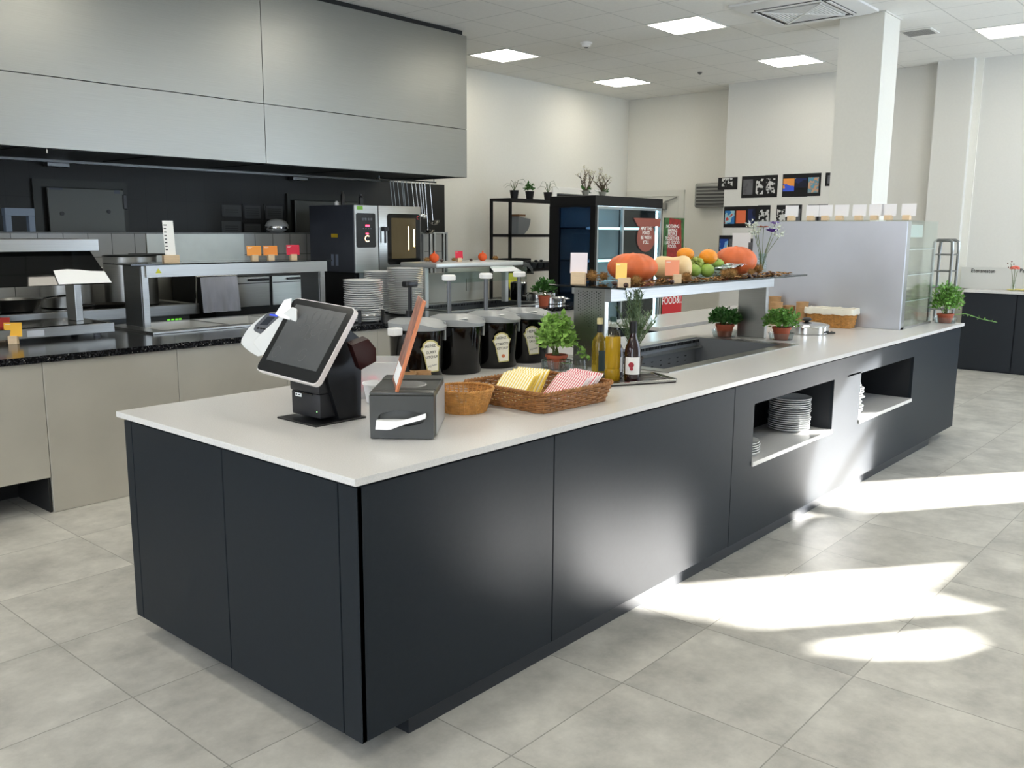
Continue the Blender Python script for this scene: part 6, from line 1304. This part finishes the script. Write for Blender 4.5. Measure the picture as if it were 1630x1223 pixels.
# ---- prints on the far wall
def art(name, base, kind, seed):
    if name in MATS: return MATS[name]
    m = mat(name, base, .6); n, l = nodes(m); b_ = n['Principled BSDF']; tc = n.new('ShaderNodeTexCoord'); mp = n.new('ShaderNodeMapping'); mp.inputs['Location'].default_value = (seed, seed*2, seed*3); l.new(tc.outputs['Object'], mp.inputs[0])
    cr = n.new('ShaderNodeValToRGB'); e = cr.color_ramp.elements
    cols = {'bw': [(16, 16, 16), (200, 200, 198)], 'grey': [(40, 40, 44), (96, 96, 100)], 'blue': [(24, 40, 150), (60, 90, 210), (230, 150, 70)], 'navy': [(12, 16, 40), (22, 34, 80), (220, 226, 236)], 'mosaic': [(190, 150, 120), (110, 140, 150), (80, 150, 180)], 'cyan': [(40, 110, 170), (150, 190, 200), (190, 60, 50)], 'orange': [(206, 84, 40), (220, 110, 70)], 'town': [(30, 70, 150), (120, 170, 220), (210, 196, 150)]}[kind]
    src = n.new('ShaderNodeTexNoise') if kind != 'bw' else n.new('ShaderNodeTexMusgrave' if False else 'ShaderNodeTexNoise'); src.inputs['Scale'].default_value = {'bw': 22, 'grey': 14, 'blue': 3, 'navy': 4, 'mosaic': 28, 'cyan': 9, 'orange': 5, 'town': 6}[kind]; src.inputs['Detail'].default_value = 3
    l.new(mp.outputs[0], src.inputs['Vector']); cr.color_ramp.interpolation = 'CONSTANT' if kind in ('bw', 'mosaic', 'cyan', 'town', 'blue', 'navy') else 'LINEAR'
    e[0].position = 0; e[0].color = (*srgb(cols[0]), 1); e[1].position = .5 if len(cols) == 2 else .47; e[1].color = (*srgb(cols[1]), 1)
    if len(cols) > 2: x = e.new(.58); x.color = (*srgb(cols[2]), 1)
    l.new(src.outputs['Fac'], cr.inputs[0]); l.new(cr.outputs[0], b_.inputs['Base Color']); return m
XP = 10.049
def px(u, v): return at(u, v, 'x', XP)
prints = [((1143.4, 283, 1173.5, 301.5), 'bw', (.2, .05, .75, .72), 'lone small black bordered print at the top left, near the wall heater'),
 ((1181.4, 281, 1200, 315), 'grey', (.12, .15, .88, .85), 'left print of the black and white top row trio'), ((1200.2, 280, 1218.4, 314.5), 'bw', (.2, .15, .8, .85), 'middle print of the black and white top row trio'), ((1218.6, 279, 1236.8, 314), 'bw', (.1, .15, .8, .82), 'right print of the black and white top row trio'),
 ((1246.6, 277.5, 1265.4, 313.3), 'blue', (.05, .2, .9, .75), 'blue and orange print, left of the coloured top row trio'), ((1265.8, 276.8, 1284.9, 313), 'navy', (.05, .2, .9, .6), 'navy night print, middle of the coloured top row trio'), ((1285.3, 276, 1305.5, 312), 'mosaic', (.1, .18, .85, .85), 'mosaic coloured print, right of the coloured top row trio'),
 ((1314.5, 275, 1331, 296), 'grey', (.2, .2, .8, .8), 'black print half hidden by the white column'),
 ((1153, 329, 1170.4, 362.5), 'cyan', (.1, .2, .9, .82), 'blue and red print at the left end of the second row'), ((1170.6, 328.5, 1188.2, 362.5), 'orange', (.1, .2, .9, .8), 'orange print, second in the second row'), ((1188.4, 328, 1206.6, 362.5), 'navy', (.15, .15, .75, .85), 'dark blue print, third in the second row'), ((1206.8, 327, 1225, 362), 'bw', (.1, .2, .9, .9), 'white lettered blue print, fourth in the second row'),
 ((1236.7, 326.5, 1255.7, 360), 'bw', (.05, .2, .75, .95), 'graphic black and white print above the display case corner'), ((1255.9, 326, 1275, 360), 'grey', (.1, .2, .9, .9), 'dark print right of the graphic black and white print'),
 ((1286.8, 326, 1301, 360), 'grey', (.1, .3, .9, .9), 'dark print left of the pair beside the column'), ((1301.2, 325.5, 1316, 360), 'grey', (.2, .4, .8, .9), 'dark print right of the pair beside the column'),
 ((1145, 374.7, 1160, 404), 'town', (.08, .2, .9, .95), 'blue sky town print in the bottom row above the pumpkins'), ((1160.2, 374.7, 1165, 404), 'grey', (.2, .2, .8, .9), 'narrow black print strip at the bottom row'), ((1190, 380, 1198, 410), 'grey', (.2, .2, .8, .9), 'black print strip beside the white sheet, behind the flowers')]
INNER = BLACKM
for i, ((u0, v0, u1, v1), kd, (a, b2, c2, d2), lb) in enumerate(prints):
    A = px(u0, v0); C_ = px(u1, v1); B_ = px(u1, v0); t = thing('wall_print', lb, 'print', (XP, (A.y+C_.y)/2, C_.z))
    ya, yb2, za, zb2 = A.y, C_.y, A.z, C_.z; th_ = .0015+.0004*(i % 3)
    q = MB(); q.box((XP-th_, yb2, zb2), (XP, ya, za)); q.build('black_mat', BLACKM, t)
    W2 = ya-yb2; H2 = za-zb2; q = MB(); q.box((XP-th_-.0008, ya-W2*c2, za-H2*d2), (XP-th_-.0001, ya-W2*a, za-H2*b2)); q.build('picture', art('art_%s_%d' % (kd, i), (128, 128, 128), kd, i*1.7), t)
A = px(1166, 371); C_ = px(1194, 404); q = MB(); q.box((XP-.002, C_.y, C_.z), (XP, A.y, A.z)); tag(q.build('blank_sheet', mat('blank_sheet_paper', (244, 240, 240), .7)), 'blank white sheet on the far wall above the right pumpkin', 'paper')
# the tables out of the photo that carry nothing are left out

# ================================================================ light and camera
def area(name, loc, rot, sx, sy, power, col):
    l = bpy.data.lights.new(name, 'AREA'); l.shape = 'RECTANGLE'; l.size = sx; l.size_y = sy; l.energy = power; l.color = col
    o = bpy.data.objects.new(name, l); COL.objects.link(o); o.location = loc; o.rotation_euler = rot; return o
s = bpy.data.lights.new('sun', 'SUN'); s.energy = 28; s.angle = radians(.53); s.color = (1, .98, .95)
so = bpy.data.objects.new('sun', s); COL.objects.link(so)
d = Vector((-1.40, 1.0, 0)).normalized(); el = math.atan(.325); d = Vector((d.x*cos(el), d.y*cos(el), -sin(el))); so.rotation_euler = d.to_track_quat('-Z', 'Y').to_euler()
so.location = (12, -6, 5)
w = bpy.data.worlds.new('World'); bpy.context.scene.world = w; w.use_nodes = True; bg = w.node_tree.nodes['Background']; bg.inputs[0].default_value = (.72, .84, 1, 1); bg.inputs[1].default_value = 1.2
# added fill lamps in front of the glowing panes, imitating daylight
area('fill_right', (8.52, YF+.12, 1.65), (radians(90), 0, 0), .95, 2.6, 60, (.78, .89, 1))
area('fill_right_2', (5.2, YF+.12, 1.65), (radians(90), 0, 0), 1.2, 2.6, 28, (.78, .89, 1))
area('fill_left', (XL+.12, -2.2, 1.8), (radians(90), 0, radians(-90)), 2.3, 2.3, 32, (.9, .95, 1))
area('fill_left_2', (XL+.12, 1.6, 1.8), (radians(90), 0, radians(-90)), 1.9, 2.3, 32, (.9, .95, 1))
cam = bpy.data.cameras.new('camera'); co = bpy.data.objects.new('camera', cam); COL.objects.link(co)
m = Matrix((CR, CU, -CF)).transposed().to_4x4(); m.translation = CAM; co.matrix_world = m
cam.sensor_width = 36; cam.sensor_fit = 'HORIZONTAL'; cam.lens = FPX/1630*36; cam.clip_start = .05; cam.clip_end = 60
sc = bpy.context.scene; sc.camera = co
sc.view_settings.view_transform = 'Standard'; sc.view_settings.look = 'None'; sc.view_settings.gamma = 1; sc.view_settings.exposure = 0.55; sc.view_settings.use_curve_mapping = False
